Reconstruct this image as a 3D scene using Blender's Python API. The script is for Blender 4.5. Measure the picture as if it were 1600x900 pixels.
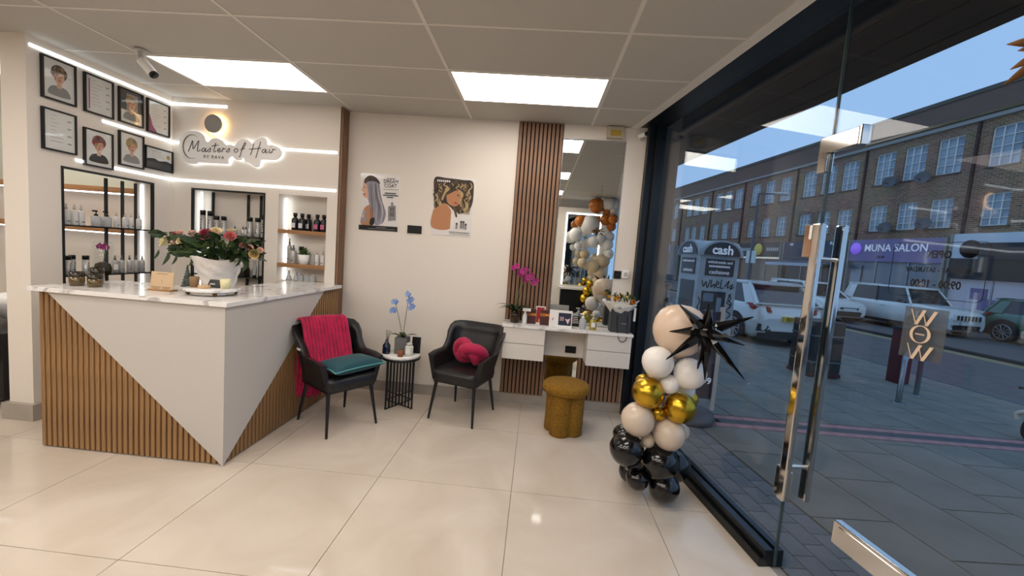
import bpy, bmesh, math, random
from mathutils import Matrix, Vector
random.seed(7)
for o in list(bpy.data.objects): bpy.data.objects.remove(o, do_unlink=True)
scene = bpy.context.scene
col = scene.collection
PI = math.pi

# ------------------------------------------------------------------ camera
cam_d = bpy.data.cameras.new('camera'); cam = bpy.data.objects.new('camera', cam_d); col.objects.link(cam)
cam_d.sensor_width = 36; cam_d.lens = 36 * 639.582 / 1600; cam_d.clip_start = 0.05; cam_d.clip_end = 300
_r = Vector((0.99519831, 0.06197172, 0.0757617)); _u = Vector((-0.08066678, 0.080905, 0.99345219)); _f = Vector((-0.05543644, 0.99479339, -0.08551558))
m = Matrix.Identity(4)
for i in range(3):
    m[i][0] = _r[i]; m[i][1] = _u[i]; m[i][2] = -_f[i]
m[2][3] = 1.576
cam.matrix_world = m
scene.camera = cam

# ------------------------------------------------------------------ world, exposure
w = bpy.data.worlds.new('sky'); scene.world = w; w.use_nodes = True
bg = w.node_tree.nodes['Background']
bg.inputs[0].default_value = (0.36, 0.60, 0.98, 1); bg.inputs[1].default_value = 1.0
vs = scene.view_settings
vs.view_transform = 'Standard'; vs.look = 'None'; vs.gamma = 1; vs.exposure = 0.0; vs.use_curve_mapping = False
PANEL = 8.6      # ceiling light panels
LEDS = 4.2       # led strips

# ------------------------------------------------------------------ materials
def lin(h):
    h = h.lstrip('#'); o = []
    for i in (0, 2, 4):
        c = int(h[i:i+2], 16) / 255
        o.append(c / 12.92 if c <= 0.04045 else ((c + 0.055) / 1.055) ** 2.4)
    return (*o, 1)
MATS = {}
def mat(name, c='#808080', rough=0.5, metal=0.0, spec=0.5, coat=0.0, emit=None, es=1.0, trans=0, alpha=1, ior=1.45, sheen=0, c2=None, nscale=8, ndist=0, stretch=None, bump=0, bscale=60, lo=0.35, hi=0.65):
    if name in MATS: return MATS[name]
    mt = bpy.data.materials.new(name); mt.use_nodes = True; nt = mt.node_tree; p = nt.nodes['Principled BSDF']
    I = p.inputs
    I['Base Color'].default_value = lin(c) if isinstance(c, str) else c
    I['Roughness'].default_value = rough; I['Metallic'].default_value = metal; I['Specular IOR Level'].default_value = spec
    I['Coat Weight'].default_value = coat; I['Coat Roughness'].default_value = 0.05; I['IOR'].default_value = ior
    I['Transmission Weight'].default_value = trans; I['Alpha'].default_value = alpha; I['Sheen Weight'].default_value = sheen
    if emit: I['Emission Color'].default_value = lin(emit) if isinstance(emit, str) else emit; I['Emission Strength'].default_value = es
    if c2 or bump:
        tc = nt.nodes.new('ShaderNodeTexCoord'); mp = nt.nodes.new('ShaderNodeMapping'); nt.links.new(tc.outputs['Object'], mp.inputs[0])
        if stretch: mp.inputs['Scale'].default_value = stretch
        if c2:
            n = nt.nodes.new('ShaderNodeTexNoise'); n.inputs['Scale'].default_value = nscale; n.inputs['Detail'].default_value = 6; n.inputs['Distortion'].default_value = ndist
            r = nt.nodes.new('ShaderNodeValToRGB'); r.color_ramp.elements[0].color = lin(c); r.color_ramp.elements[1].color = lin(c2)
            r.color_ramp.elements[0].position = lo; r.color_ramp.elements[1].position = hi
            nt.links.new(mp.outputs[0], n.inputs[0]); nt.links.new(n.outputs[0], r.inputs[0]); nt.links.new(r.outputs[0], I['Base Color'])
        if bump:
            n2 = nt.nodes.new('ShaderNodeTexNoise'); n2.inputs['Scale'].default_value = bscale; n2.inputs['Detail'].default_value = 4
            b = nt.nodes.new('ShaderNodeBump'); b.inputs['Strength'].default_value = bump; b.inputs['Distance'].default_value = 0.01
            nt.links.new(mp.outputs[0], n2.inputs[0]); nt.links.new(n2.outputs[0], b.inputs['Height']); nt.links.new(b.outputs[0], I['Normal'])
    MATS[name] = mt
    return mt
def glass_mat(name, tint=(0.8, 0.84, 0.86), ior=1.52, boost=1.0):
    if name in MATS: return MATS[name]
    mt = bpy.data.materials.new(name); mt.use_nodes = True; nt = mt.node_tree
    nt.nodes.remove(nt.nodes['Principled BSDF']); out = nt.nodes['Material Output']
    t = nt.nodes.new('ShaderNodeBsdfTransparent'); t.inputs[0].default_value = (*tint, 1)
    g = nt.nodes.new('ShaderNodeBsdfGlossy'); g.inputs['Roughness'].default_value = 0.0; g.inputs[0].default_value = (boost, boost, boost, 1)
    lw = nt.nodes.new('ShaderNodeLayerWeight'); lw.inputs[0].default_value = 0.5       # Schlick reflectance, the same from both faces of the pane
    pw = nt.nodes.new('ShaderNodeMath'); pw.operation = 'POWER'; pw.inputs[1].default_value = 5; nt.links.new(lw.outputs['Facing'], pw.inputs[0])
    f0 = ((ior - 1)/(ior + 1))**2
    fr = nt.nodes.new('ShaderNodeMath'); fr.operation = 'MULTIPLY_ADD'; fr.inputs[1].default_value = 1 - f0; fr.inputs[2].default_value = f0; nt.links.new(pw.outputs[0], fr.inputs[0])
    mx = nt.nodes.new('ShaderNodeMixShader')
    nt.links.new(fr.outputs[0], mx.inputs[0]); nt.links.new(t.outputs[0], mx.inputs[1]); nt.links.new(g.outputs[0], mx.inputs[2]); nt.links.new(mx.outputs[0], out.inputs[0])
    MATS[name] = mt
    return mt
def brick_mat(name, a, b, mortar, scale):
    mt = bpy.data.materials.new(name); mt.use_nodes = True; nt = mt.node_tree; p = nt.nodes['Principled BSDF']; p.inputs['Roughness'].default_value = 0.9
    tc = nt.nodes.new('ShaderNodeTexCoord'); sp = nt.nodes.new('ShaderNodeSeparateXYZ'); cb = nt.nodes.new('ShaderNodeCombineXYZ')
    nt.links.new(tc.outputs['Object'], sp.inputs[0]); nt.links.new(sp.outputs['Y'], cb.inputs['X']); nt.links.new(sp.outputs['Z'], cb.inputs['Y'])
    br = nt.nodes.new('ShaderNodeTexBrick'); br.inputs['Color1'].default_value = lin(a); br.inputs['Color2'].default_value = lin(b); br.inputs['Mortar'].default_value = lin(mortar)
    br.inputs['Scale'].default_value = scale; br.inputs['Mortar Size'].default_value = 0.03; br.inputs['Brick Width'].default_value = 0.5; br.inputs['Row Height'].default_value = 0.17
    n = nt.nodes.new('ShaderNodeTexNoise'); n.inputs['Scale'].default_value = 0.8; mx = nt.nodes.new('ShaderNodeMixRGB'); mx.blend_type = 'MULTIPLY'; mx.inputs[0].default_value = 0.5
    nt.links.new(cb.outputs[0], br.inputs[0]); nt.links.new(tc.outputs['Object'], n.inputs[0]); nt.links.new(br.outputs[0], mx.inputs[1]); nt.links.new(n.outputs['Color'], mx.inputs[2]); nt.links.new(mx.outputs[0], p.inputs['Base Color'])
    MATS[name] = mt
    return mt

WALL = mat('wall_paint', '#e6ddd1', 0.6, bump=0.03, bscale=200)
WALLP = WALL
CEIL = mat('ceiling_board', '#bab6ae', 0.75, bump=0.05, bscale=120)
GRID = mat('ceiling_grid_metal', '#d8d2c9', 0.5)
TILE = mat('polished_porcelain', '#d3c7b8', 0.06, spec=0.55, c2='#c3b5a4', nscale=1.6, ndist=1.5, lo=0.3, hi=0.75)
GROUT = mat('grout', '#9a8d80', 0.8)
SKIRT = mat('skirting_tile', '#b3aaa0', 0.12, c2='#a49a8e', nscale=3)
OAK = mat('oak_slat', '#a47d50', 0.55, c2='#7f5d3f', nscale=3, stretch=(14, 14, 0.9), ndist=0.5)
OAK2 = mat('walnut_slat', '#977358', 0.55, c2='#7b5b45', nscale=3, stretch=(14, 14, 0.9), ndist=0.5)
FELT = mat('slat_felt', '#1c120d', 0.95)
SHELFW = mat('shelf_wood', '#ab8158', 0.5, c2='#946a45', nscale=3, stretch=(1, 14, 14))
DESKW = mat('desk_lacquer', '#dcd6ce', 0.35)
DESKP = mat('desk_panel', '#c5bfb7', 0.35)
MARBLE = mat('white_marble', '#e9e6e2', 0.1, c2='#5d554e', nscale=4.5, ndist=2.5, lo=0.55, hi=0.80)
BLACKM = mat('black_metal', '#15171a', 0.4, spec=0.5)
BLACKF = mat('black_aluminium', '#0e1114', 0.3)
BLACKP = mat('black_plastic', '#0c0c0d', 0.35)
CHROME = mat('chrome', '#d9d5cf', 0.08, metal=1.0)
STEEL = mat('brushed_steel', '#8d9297', 0.3, metal=1.0)
MIRROR = mat('mirror_silver', '#dfe3e2', 0.0, metal=1.0)
GLASS = glass_mat('shopfront_glass', (0.93, 0.94, 0.945), 1.33)
GLASS2 = glass_mat('clear_glass', (0.93, 0.95, 0.95), 1.4)
LIGHT = mat('light_panel', '#ffffff', 0.5, emit=(1.0, 0.925, 0.855, 1), es=PANEL)
LED = mat('led_strip', '#ffffff', 0.5, emit=(0.86, 0.94, 1.0, 1), es=LEDS)
HALO = mat('amber_led', '#ffffff', 0.5, emit=(1.0, 0.58, 0.20, 1), es=9)
LIGHT_DIM = mat('light_panel_dim', '#ffffff', 0.5, emit=(1.0, 0.89, 0.82, 1), es=2.0)
LIGHT_HI = mat('light_panel_full', '#ffffff', 0.5, emit=(1.0, 0.925, 0.855, 1), es=9.0)
LEATHER = mat('black_leather', '#1b1a1b', 0.38, bump=0.15, bscale=180)
VELVET = mat('fuchsia_velvet', '#c4114d', 0.8, sheen=0.2, c2='#a50c3f', nscale=14)
VELVET2 = mat('fuchsia_cushion', '#b01246', 0.7, sheen=0.15)
TEAL = mat('teal_velvet', '#084650', 0.6, sheen=0.12)
TEALP = mat('teal_piping', '#5aa3a5', 0.6)
MUSTARD = mat('mustard_boucle', '#99701d', 0.95, c2='#6f4d10', nscale=90, bump=0.6, bscale=140)
WHITE = mat('white_plastic', '#eeece8', 0.35)
GREYP = mat('grey_plastic', '#b9b5ae', 0.4)
PAPER = mat('print_paper', '#e9e5e0', 0.4)

# ------------------------------------------------------------------ mesh helpers
class MB:
    def __init__(s): s.v = []; s.f = []; s.mi = []; s.sm = []; s.M = None
    def add(s, vs_, fs, mi=0, sm=False):
        n = len(s.v)
        for p in vs_:
            p = Vector(p); s.v.append(s.M @ p if s.M else p)
        for f in fs: s.f.append([n + i for i in f]); s.mi.append(mi); s.sm.append(sm)
        return s
    def box(s, x0, x1, y0, y1, z0, z1, mi=0):
        return s.add([(x0,y0,z0),(x1,y0,z0),(x1,y1,z0),(x0,y1,z0),(x0,y0,z1),(x1,y0,z1),(x1,y1,z1),(x0,y1,z1)],
              [(0,3,2,1),(4,5,6,7),(0,1,5,4),(1,2,6,5),(2,3,7,6),(3,0,4,7)], mi)
    def prism(s, pts, ext, mi=0, sm=False):
        n = len(pts); e = Vector(ext); a = [Vector(p) for p in pts]; b = [p + e for p in a]
        nrm = Vector((0,0,0))
        for i in range(n): nrm += a[i].cross(a[(i+1) % n])
        if nrm.dot(e) < 0: a, b = a, b
        fl = nrm.dot(e) > 0
        fs = [tuple(range(n))[::-1] if fl else tuple(range(n)), tuple(range(n, 2*n)) if fl else tuple(range(n, 2*n))[::-1]]
        for i in range(n):
            j = (i+1) % n; fs.append((i, j, n+j, n+i) if fl else (j, i, n+i, n+j))
        return s.add(a + b, fs, mi, sm)
    def loft(s, rings, mi=0, sm=True, caps=True, closed=True):
        n = len(rings[0]); vs_ = [p for r in rings for p in r]; fs = []
        for k in range(len(rings) - 1):
            for i in range(n if closed else n - 1):
                j = (i + 1) % n; fs.append((k*n+i, k*n+j, (k+1)*n+j, (k+1)*n+i))
        s.add(vs_, fs, mi, sm)
        if caps and closed:
            s.add(rings[0], [tuple(range(n))[::-1]], mi, False); s.add(rings[-1], [tuple(range(n))], mi, False)
        return s
    def lathe(s, prof, c=(0,0,0), n=20, mi=0, sx=1, sy=1, sm=True, caps=True):
        rings = []
        for r, z in prof: rings.append([(c[0]+sx*r*math.cos(2*PI*i/n), c[1]+sy*r*math.sin(2*PI*i/n), c[2]+z) for i in range(n)])
        return s.loft(rings, mi, sm, caps)
    def tube(s, pts, r, n=8, mi=0, closed=False, caps=True):
        pts = [Vector(p) for p in pts]; k = len(pts); rr = r if isinstance(r, (list, tuple)) else [r]*k; rings = []
        up = Vector((0.13, 0.21, 1)).normalized(); prev = None
        for i in range(k):
            if closed: t = pts[(i+1) % k] - pts[i-1]
            else: t = pts[min(i+1, k-1)] - pts[max(i-1, 0)]
            t.normalize()
            if prev is None:
                a = t.cross(up)
                if a.length < 0.05: a = t.cross(Vector((1, 0, 0)))
            else: a = prev - t * prev.dot(t)
            a.normalize(); prev = a; b = t.cross(a)
            rings.append([pts[i] + (a*math.cos(2*PI*q/n) + b*math.sin(2*PI*q/n)) * rr[i] for q in range(n)])
        if closed: rings.append(rings[0])
        return s.loft(rings, mi, True, caps and not closed)
    def cyl(s, p0, p1, r0, r1=None, n=14, mi=0): return s.tube([p0, p1], [r0, r0 if r1 is None else r1], n, mi)
    def ball(s, c, r, nu=16, nv=10, mi=0):
        rx, ry, rz = r if isinstance(r, (tuple, list)) else (r, r, r); c = Vector(c)
        vs_ = [c + Vector((0, 0, -rz))]; fs = []
        for j in range(1, nv):
            a = -PI/2 + PI*j/nv
            for i in range(nu): vs_.append(c + Vector((rx*math.cos(a)*math.cos(2*PI*i/nu), ry*math.cos(a)*math.sin(2*PI*i/nu), rz*math.sin(a))))
        vs_.append(c + Vector((0, 0, rz))); top = len(vs_) - 1
        for i in range(nu):
            j = (i+1) % nu; fs.append((0, 1+j, 1+i)); fs.append((top, 1+(nv-2)*nu+i, 1+(nv-2)*nu+j))
            for k in range(nv-2): fs.append((1+k*nu+i, 1+k*nu+j, 1+(k+1)*nu+j, 1+(k+1)*nu+i))
        return s.add(vs_, fs, mi, True)
    def grid(s, fn, nu, nv, mi=0, sm=True):
        vs_ = [fn(i/nu, j/nv) for j in range(nv+1) for i in range(nu+1)]
        fs = [(j*(nu+1)+i, j*(nu+1)+i+1, (j+1)*(nu+1)+i+1, (j+1)*(nu+1)+i) for j in range(nv) for i in range(nu)]
        return s.add(vs_, fs, mi, sm)
    def build(s, name, mats, parent=None, local=False, bevel=0, solid=0):
        if not isinstance(mats, (list, tuple)): mats = [mats]
        inv = None
        if parent is not None and not local: inv = XF[parent.name].inverted()
        me = bpy.data.meshes.new(name)
        me.from_pydata([tuple(inv @ p) if inv else tuple(p) for p in s.v], [], s.f)
        for mm in mats: me.materials.append(mm)
        for p, mi, sm in zip(me.polygons, s.mi, s.sm): p.material_index = mi; p.use_smooth = sm
        if bevel:
            bm = bmesh.new(); bm.from_mesh(me)
            bmesh.ops.remove_doubles(bm, verts=bm.verts, dist=1e-5)
            ed = [e for e in bm.edges if len(e.link_faces) == 2 and e.calc_face_angle(0) > 0.6]
            bmesh.ops.bevel(bm, geom=ed, offset=bevel, segments=2, affect='EDGES', profile=0.6, clamp_overlap=True)
            bm.to_mesh(me); bm.free()
        me.update()
        o = bpy.data.objects.new(name, me); col.objects.link(o)
        if solid:
            md = o.modifiers.new('thickness', 'SOLIDIFY'); md.thickness = solid; md.offset = 0
        XF[o.name] = XF[parent.name] if parent is not None else Matrix.Identity(4)
        if parent is not None: o.parent = parent
        return o
XF = {}
def tag(o, label, cat, group=None):
    o['label'] = label; o['category'] = cat
    if group: o['group'] = group
    return o
def thing(name, label, cat, loc=(0,0,0), rz=0, group=None, k=1.0):
    o = bpy.data.objects.new(name, None); col.objects.link(o); o.empty_display_size = 0.05
    o.location = loc; o.rotation_euler = (0, 0, rz)
    XF[o.name] = Matrix.Translation(Vector(loc)) @ Matrix.Rotation(rz, 4, 'Z') @ Matrix.Scale(k, 4); o.scale = (k, k, k)
    return tag(o, label, cat, group)
def struct(o): o['kind'] = 'structure'; return o
def sthing(name, loc=(0,0,0), rz=0):
    o = bpy.data.objects.new(name, None); col.objects.link(o); o.empty_display_size = 0.05; o.location = loc; o.rotation_euler = (0,0,rz)
    XF[o.name] = Matrix.Translation(Vector(loc)) @ Matrix.Rotation(rz, 4, 'Z'); o['kind'] = 'structure'
    return o
def dup(root, loc, rz=0, label=None, scale=None):
    r = root.copy(); col.objects.link(r); r.location = loc; r.rotation_euler = (0, 0, rz)
    if label: r['label'] = label
    if scale: r.scale = scale
    XF[r.name] = Matrix.Translation(Vector(loc)) @ Matrix.Rotation(rz, 4, 'Z')
    for ch in list(root.children):
        c = ch.copy(); col.objects.link(c); c.parent = r
        for g in list(ch.children):
            d = g.copy(); col.objects.link(d); d.parent = c
    return r
def inst(src, name, parent, loc, rz=0, scale=None):       # a further piece that shares mesh data
    o = bpy.data.objects.new(name, src.data); col.objects.link(o); o.parent = parent; o.location = loc; o.rotation_euler = (0, 0, rz)
    if scale: o.scale = scale
    XF[o.name] = XF[parent.name]
    return o
def smooth(pts, k=4, closed=False):
    P = [Vector(p if len(p) == 3 else (p[0], p[1], 0)) for p in pts]; n = len(P); out = []
    for i in range(n if closed else n - 1):
        a, b, c, d = (P[(i-1) % n], P[i], P[(i+1) % n], P[(i+2) % n]) if closed else (P[max(i-1, 0)], P[i], P[i+1], P[min(i+2, n-1)])
        for q in range(k):
            t = q / k
            out.append(0.5*((2*b) + (c-a)*t + (2*a-5*b+4*c-d)*t*t + (3*b-a-3*c+d)*t*t*t))
    if not closed: out.append(P[-1])
    return out
def text(name, body, size, M, mt, parent, depth=0.001, align='CENTER', xs=1.0, bold=0.0, shear=0, spacing=1.0):
    cu = bpy.data.curves.new(name, 'FONT'); cu.body = body; cu.size = size; cu.align_x = align; cu.align_y = 'CENTER'; cu.extrude = depth; cu.offset = bold; cu.resolution_u = 3; cu.shear = shear; cu.space_character = spacing
    o = bpy.data.objects.new(name, cu); col.objects.link(o)
    dg = bpy.context.evaluated_depsgraph_get(); me = bpy.data.meshes.new_from_object(o.evaluated_get(dg))
    bpy.data.objects.remove(o, do_unlink=True); bpy.data.curves.remove(cu)
    me.transform(Matrix.Diagonal((xs, 1, 1, 1))); me.transform(XF[parent.name].inverted() @ M)
    me.materials.clear(); me.materials.append(mt); me.name = name
    r = bpy.data.objects.new(name, me); col.objects.link(r); r.parent = parent; XF[r.name] = XF[parent.name]
    return r
def smudge(name, w_, h, M, mt, parent, n=6, rows=1, depth=0.0006):      # print too small to read: a row of short strokes
    mb = MB(); mb.M = M; p = w_/n
    for r_ in range(rows):
        for k in range(n): mb.box(-w_/2 + p*k, -w_/2 + p*(k + 0.62), -h/2 - r_*h*1.7, h/2 - r_*h*1.7, 0, depth)
    return mb.build(name, mt, parent)
def frame_xz(x, y, z):      # text / flat art frame facing -Y
    return Matrix.Translation(Vector((x, y, z))) @ Matrix(((1,0,0,0),(0,0,-1,0),(0,1,0,0),(0,0,0,1)))
def frame_yz(x, y, z):      # facing +X, reading along +Y
    return Matrix.Translation(Vector((x, y, z))) @ Matrix(((0,0,1,0),(1,0,0,0),(0,1,0,0),(0,0,0,1)))

# street frame: s runs along the shopfront away from the camera, t runs outwards
TH = math.radians(7.5)
SV = Vector((-math.sin(TH), math.cos(TH), 0)); TV = Vector((math.cos(TH), math.sin(TH), 0)); SO = Vector((1.40, 2.16, 0))
def ST(t, s, z=0): return SO + TV*t + SV*s + Vector((0, 0, z))
XW = -3.80; YA = 4.06; YB = 4.212; ZC = 2.88

# ================================================================== SETTING
# floor
X0T, Y0T, TS = -0.045, 2.60, 0.90
floor = struct(MB().prism([(-8, -6.2, -0.12), (1.40 - 0.149*(-6.2 - 2.16) + 0.04, -6.2, -0.12), (1.40 - 0.149*(4.4 - 2.16) + 0.04, 4.4, -0.12), (-8, 4.4, -0.12)], (0, 0, 0.114)).build('floor', GROUT))
def tile_mb(x0, x1, y0, y1): return MB().box(x0, x1, y0, y1, -0.006, 0.0)
rest = MB()
def glassx(y): return 1.40 - 0.149*(y - 2.16)
for i in range(-9, 3):
    for j in range(-10, 2):
        x0, y0 = X0T + i*TS, Y0T + j*TS; x1, y1 = x0 + TS - 0.004, y0 + TS - 0.004
        y1 = min(y1, YB); x1c = min(x1, glassx(y0) - 0.02)
        if x1c - x0 < 0.05: continue
        if x1c < x1:      # cut along the shopfront
            xb = min(x1, glassx(y1) - 0.02)
            mb = MB().prism([(x0,y0,-0.006),(x1c,y0,-0.006),(max(xb, x0+0.01),y1,-0.006),(x0,y1,-0.006)], (0,0,0.006))
        else:
            xb = min(x1, glassx(y1) - 0.02)
            mb = MB().prism([(x0,y0,-0.006),(x1c,y0,-0.006),(xb,y1,-0.006),(x0,y1,-0.006)], (0,0,0.006))
        if i >= -6 and j >= -3: mb.build('floor_tile', TILE, floor)
        else:
            n = len(rest.v); rest.v += mb.v; rest.f += [[q + n for q in f] for f in mb.f]; rest.mi += mb.mi; rest.sm += mb.sm
o = rest.build('distant_floor_tile', TILE, floor); o['kind'] = 'stuff'

# ceiling: board above, tiles and grid bars as pieces, lights in the grid
ceiling = struct(MB().prism([(-8, -6.2, ZC + 0.03), (1.40 - 0.149*(-6.2 - 2.16), -6.2, ZC + 0.03), (1.40 - 0.149*(4.4 - 2.16), 4.4, ZC + 0.03), (-8, 4.4, ZC + 0.03)], (0, 0, 0.12)).build('ceiling', CEIL))
CX0, CY0 = -3.168, 2.506
def edgex(y): return 1.142 - 0.1606*(y - 2.143)
panels = {(0, 1), (2, 1), (0, -2), (2, -2), (0, -5), (2, -5), (-2, 1), (-2, -2), (0, -8), (2, -8), (-2, -5), (1, -4), (-1, -4), (1, -7)}  # panels outside the regular rows are unseen, added as fill light
restc = MB(); restg = MB()
for i in range(-4, 4):
    for j in range(-14, 3):
        x0, y0 = CX0 + 1.2*i, CY0 + 0.6*j; x1, y1 = x0 + 1.2, y0 + 0.6
        y1 = min(y1, YB)
        if y1 - y0 < 0.02 or (i, j) in panels: continue
        xa, xb = min(x1, edgex(y0)), min(x1, edgex(y1))
        if xa - x0 < 0.03: continue
        mb = MB().prism([(x0,y0,ZC+0.004),(xa,y0,ZC+0.004),(max(xb, x0+0.005),y1,ZC+0.004),(x0,y1,ZC+0.004)], (0,0,0.02))
        if i >= -1 and j >= -1: mb.build('ceiling_tile', CEIL, ceiling)
        else:
            n = len(restc.v); restc.v += mb.v; restc.f += [[q + n for q in f] for f in mb.f]; restc.mi += mb.mi; restc.sm += mb.sm
o = restc.build('distant_ceiling_tile', CEIL, ceiling); o['kind'] = 'stuff'
for i in range(-3, 4):
    x = CX0 + 1.2*i; MB().box(x - 0.012, x + 0.012, -6, YB if i > 0 else YA + 0.1, ZC, ZC + 0.006).build('grid_bar', GRID, ceiling)
for j in range(-13, 3):
    y = CY0 + 0.6*j; MB().box(-7.9, edgex(y), y - 0.010, y + 0.010, ZC + 0.001, ZC + 0.006).build('grid_cross_bar', GRID, ceiling)
MB().prism([(edgex(-6), -6, ZC-0.004), (edgex(-6)+0.075, -6, ZC-0.004), (edgex(YB)+0.075, YB, ZC-0.004), (edgex(YB), YB, ZC-0.004)], (0,0,0.03)).build('edge_trim', GRID, ceiling)
plab = {(0,1): 'glowing ceiling light panel above the reception desk', (2,1): 'glowing ceiling light panel in front of the wooden slat strip'}
pn = 0
for (i, j) in sorted(panels):
    x0, y0 = CX0 + 1.2*i, CY0 + 0.6*j
    t = thing('ceiling_light', plab.get((i, j), 'ceiling light panel ' + {-2: 'beyond the partition', -1: 'added as fill left of the camera', 0: 'in line with the desk', 1: 'added as fill right of centre', 2: 'in line with the mirror'}[i] + ', ' + {1: 'front row', -2: 'overhead row', -4: 'first row behind', -5: 'second row behind', -7: 'third row behind', -8: 'last row behind'}[j]), 'ceiling light', (x0+0.6, y0+0.3, ZC), 0, 'flush ceiling light panels')
    MB().box(x0+0.022, x0+1.178, y0+0.020, y0+0.58, ZC - 0.001, ZC + 0.012).build('diffuser', LIGHT_DIM if (i, j) == (0, 1) else LIGHT if j == 1 else LIGHT_HI, t)
    fr = MB()
    for a in ((x0+0.012, x0+0.022, y0+0.01, y0+0.59), (x0+1.178, x0+1.188, y0+0.01, y0+0.59), (x0+0.022, x0+1.178, y0+0.01, y0+0.02), (x0+0.022, x0+1.178, y0+0.58, y0+0.59)): fr.box(*a, ZC - 0.003, ZC + 0.012)
    fr.build('frame', GRID, t)

# walls
struct(MB().box(-8, 1.06, YB, YB + 0.2, 0, 3.0).build('wall_back', WALL))
struct(MB().box(-8, -7.8, -6.2, YB, 0, 3.0).build('wall_left_far', WALL))
struct(MB().box(-8, 2.5, -6.3, -6.1, 0, 3.0).build('wall_rear', WALL))
def holed(u0, u1, z0, z1, holes, fn):
    mb = MB(); us = sorted({u0, u1, *[h[0] for h in holes], *[h[1] for h in holes]}); zs = sorted({z0, z1, *[h[2] for h in holes], *[h[3] for h in holes]})
    for a, b in zip(us, us[1:]):
        for c, d in zip(zs, zs[1:]):
            um, zm = (a+b)/2, (c+d)/2
            if any(h[0] < um < h[1] and h[2] < zm < h[3] for h in holes): continue
            fn(mb, a, b, c, d)
    return mb
N0 = (3.07, 3.86, 0.75, 1.99)
struct(holed(2.86, YB, 0, ZC + 0.02, [N0], lambda mb, a, b, c, d: mb.box(-4.0, XW, a, b, c, d)).build('wall_left', WALL))
N1 = (-3.59, -2.80, 0.80, 1.99); N2 = (-2.66, -2.155, 0.80, 1.99)
struct(holed(-3.80, -2.045, 0, ZC + 0.02, [N1, N2], lambda mb, a, b, c, d: mb.box(a, b, YA, YB, c, d)).build('wall_alcove', WALL))
# skirting
bb = struct(MB().box(-2.04, 1.0, YB - 0.015, YB, 0, 0.11).build('baseboard_back', SKIRT))
struct(MB().box(-4.03, XW + 0.03, 2.83, 2.86, 0, 0.13).box(XW, XW + 0.03, 2.86, YA, 0, 0.13).box(-4.03, -4.0, 2.86, YB, 0, 0.13).build('baseboard_left', SKIRT))

# slat strips: a felt board and one mesh per slat
def slats(name, label, x0, x1, z0, z1, y, pitch, mt, cat='wall panel', dep=0.018, flat=True):
    t = thing(name, label, cat, (x0, y, z0))
    MB().box(x0, x1, y - 0.008, y, z0, z1).build('backing_felt', FELT, t)
    n = round((x1 - x0) / pitch); p = (x1 - x0) / n
    src = MB().box(0, p*0.66, -0.008 - dep, -0.008, 0, z1 - z0).build('slat', mt, t, local=True)
    src.location = (p*0.17, 0, 0)
    for k in range(1, n): inst(src, 'slat', t, (p*(k + 0.17), 0, 0))
    return t
slats('slat_panel', 'tall strip of vertical wooden slats from ceiling to vanity', -0.283, 0.163, 0.11, ZC, YB - 0.002, 0.0405, OAK2)
slats('slat_panel', 'low band of wooden slats under the right-hand vanity drawers', 0.50, 0.965, 0.11, 0.56, YB - 0.004, 0.0405, OAK2)
# slatted end of the alcove wall
t = thing('slat_panel', 'narrow wooden slat strip on the end of the alcove wall', 'wall panel', (-2.045, YA, 0))
MB().box(-2.045, -2.040, YA, YB, 0.02, ZC).build('backing_felt', FELT, t)
for k in range(4): MB().box(-2.040, -2.024, YA + 0.004 + k*0.038, YA + 0.030 + k*0.038, 0.02, ZC).build('slat', OAK2, t)

# led lines set in the walls
def ledline(label, a, b, wall):
    if wall == 'L': mb = MB().box(XW, XW + 0.006, a[0], b[0], a[1] - 0.010, a[1] + 0.010)
    else: mb = MB().box(a[0], b[0], YA - 0.006, YA, a[1] - 0.010, a[1] + 0.010)
    return tag(mb.build('led_strip_light', LED), label, 'led strip')
ledline('topmost white LED line along the certificate wall', (2.883, 2.815), (4.055, 2.815), 'L')
ledline('short white LED line between the two rows of certificates', (3.385, 2.432), (4.055, 2.432), 'L')
ledline('white LED line running behind the lower certificates above the niche', (3.175, 2.056), (4.055, 2.056), 'L')
ledline('short white LED line above the round amber wall lamp', (-3.794, 2.815), (-3.222, 2.815), 'A')
ledline('white LED line running behind the salon name sign', (-3.794, 2.434), (-2.068, 2.434), 'A')
ledline('long white LED line just above the two alcove niches', (-3.794, 2.060), (-2.066, 2.060), 'A')

# shopfront: fixed window, black frame, glass door
GD = Vector((-0.149, 1, 0)).normalized(); GN = Vector((GD.y, -GD.x, 0))     # along glass / outwards
G0 = Vector((1.40, 2.16, 0))
def GP(a, n, z): return G0 + GD*a + GN*n + Vector((0, 0, z))               # a metres along the glass from the door seam
def gbox(mb, a0, a1, n0, n1, z0, z1, mi=0):
    return mb.prism([GP(a0,n0,z0), GP(a1,n0,z0), GP(a1,n1,z0), GP(a0,n1,z0)], (0,0,z1-z0), mi)
win = sthing('window_1', tuple(G0))
gbox(MB(), 0.004, 2.12, -0.005, 0.005, 0.085, 2.90).build('glass_pane', GLASS, win)
sill = gbox(MB(), 0.0, 2.14, -0.085, 0.05, 0.0, 0.05); gbox(sill, 0.0, 2.14, -0.06, -0.012, 0.05, 0.095); gbox(sill, 0.0, 2.14, 0.012, 0.05, 0.05, 0.095); gbox(sill, 0.0, 2.14, -0.012, 0.012, 0.05, 0.06)
sill.build('window_sill', BLACKF, win, bevel=0.004)
post = gbox(MB(), 2.03, 2.16, -0.115, 0.06, 0.0, 2.95); gbox(post, 2.00, 2.03, -0.05, 0.03, 0.09, 2.95)
post.build('frame_post', BLACKF, win, bevel=0.004)
gbox(MB(), 0.0, 2.14, -0.24, 0.05, 2.895, 3.05).build('frame_header', BLACKF, win)
door = sthing('door_1', tuple(G0))
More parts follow.
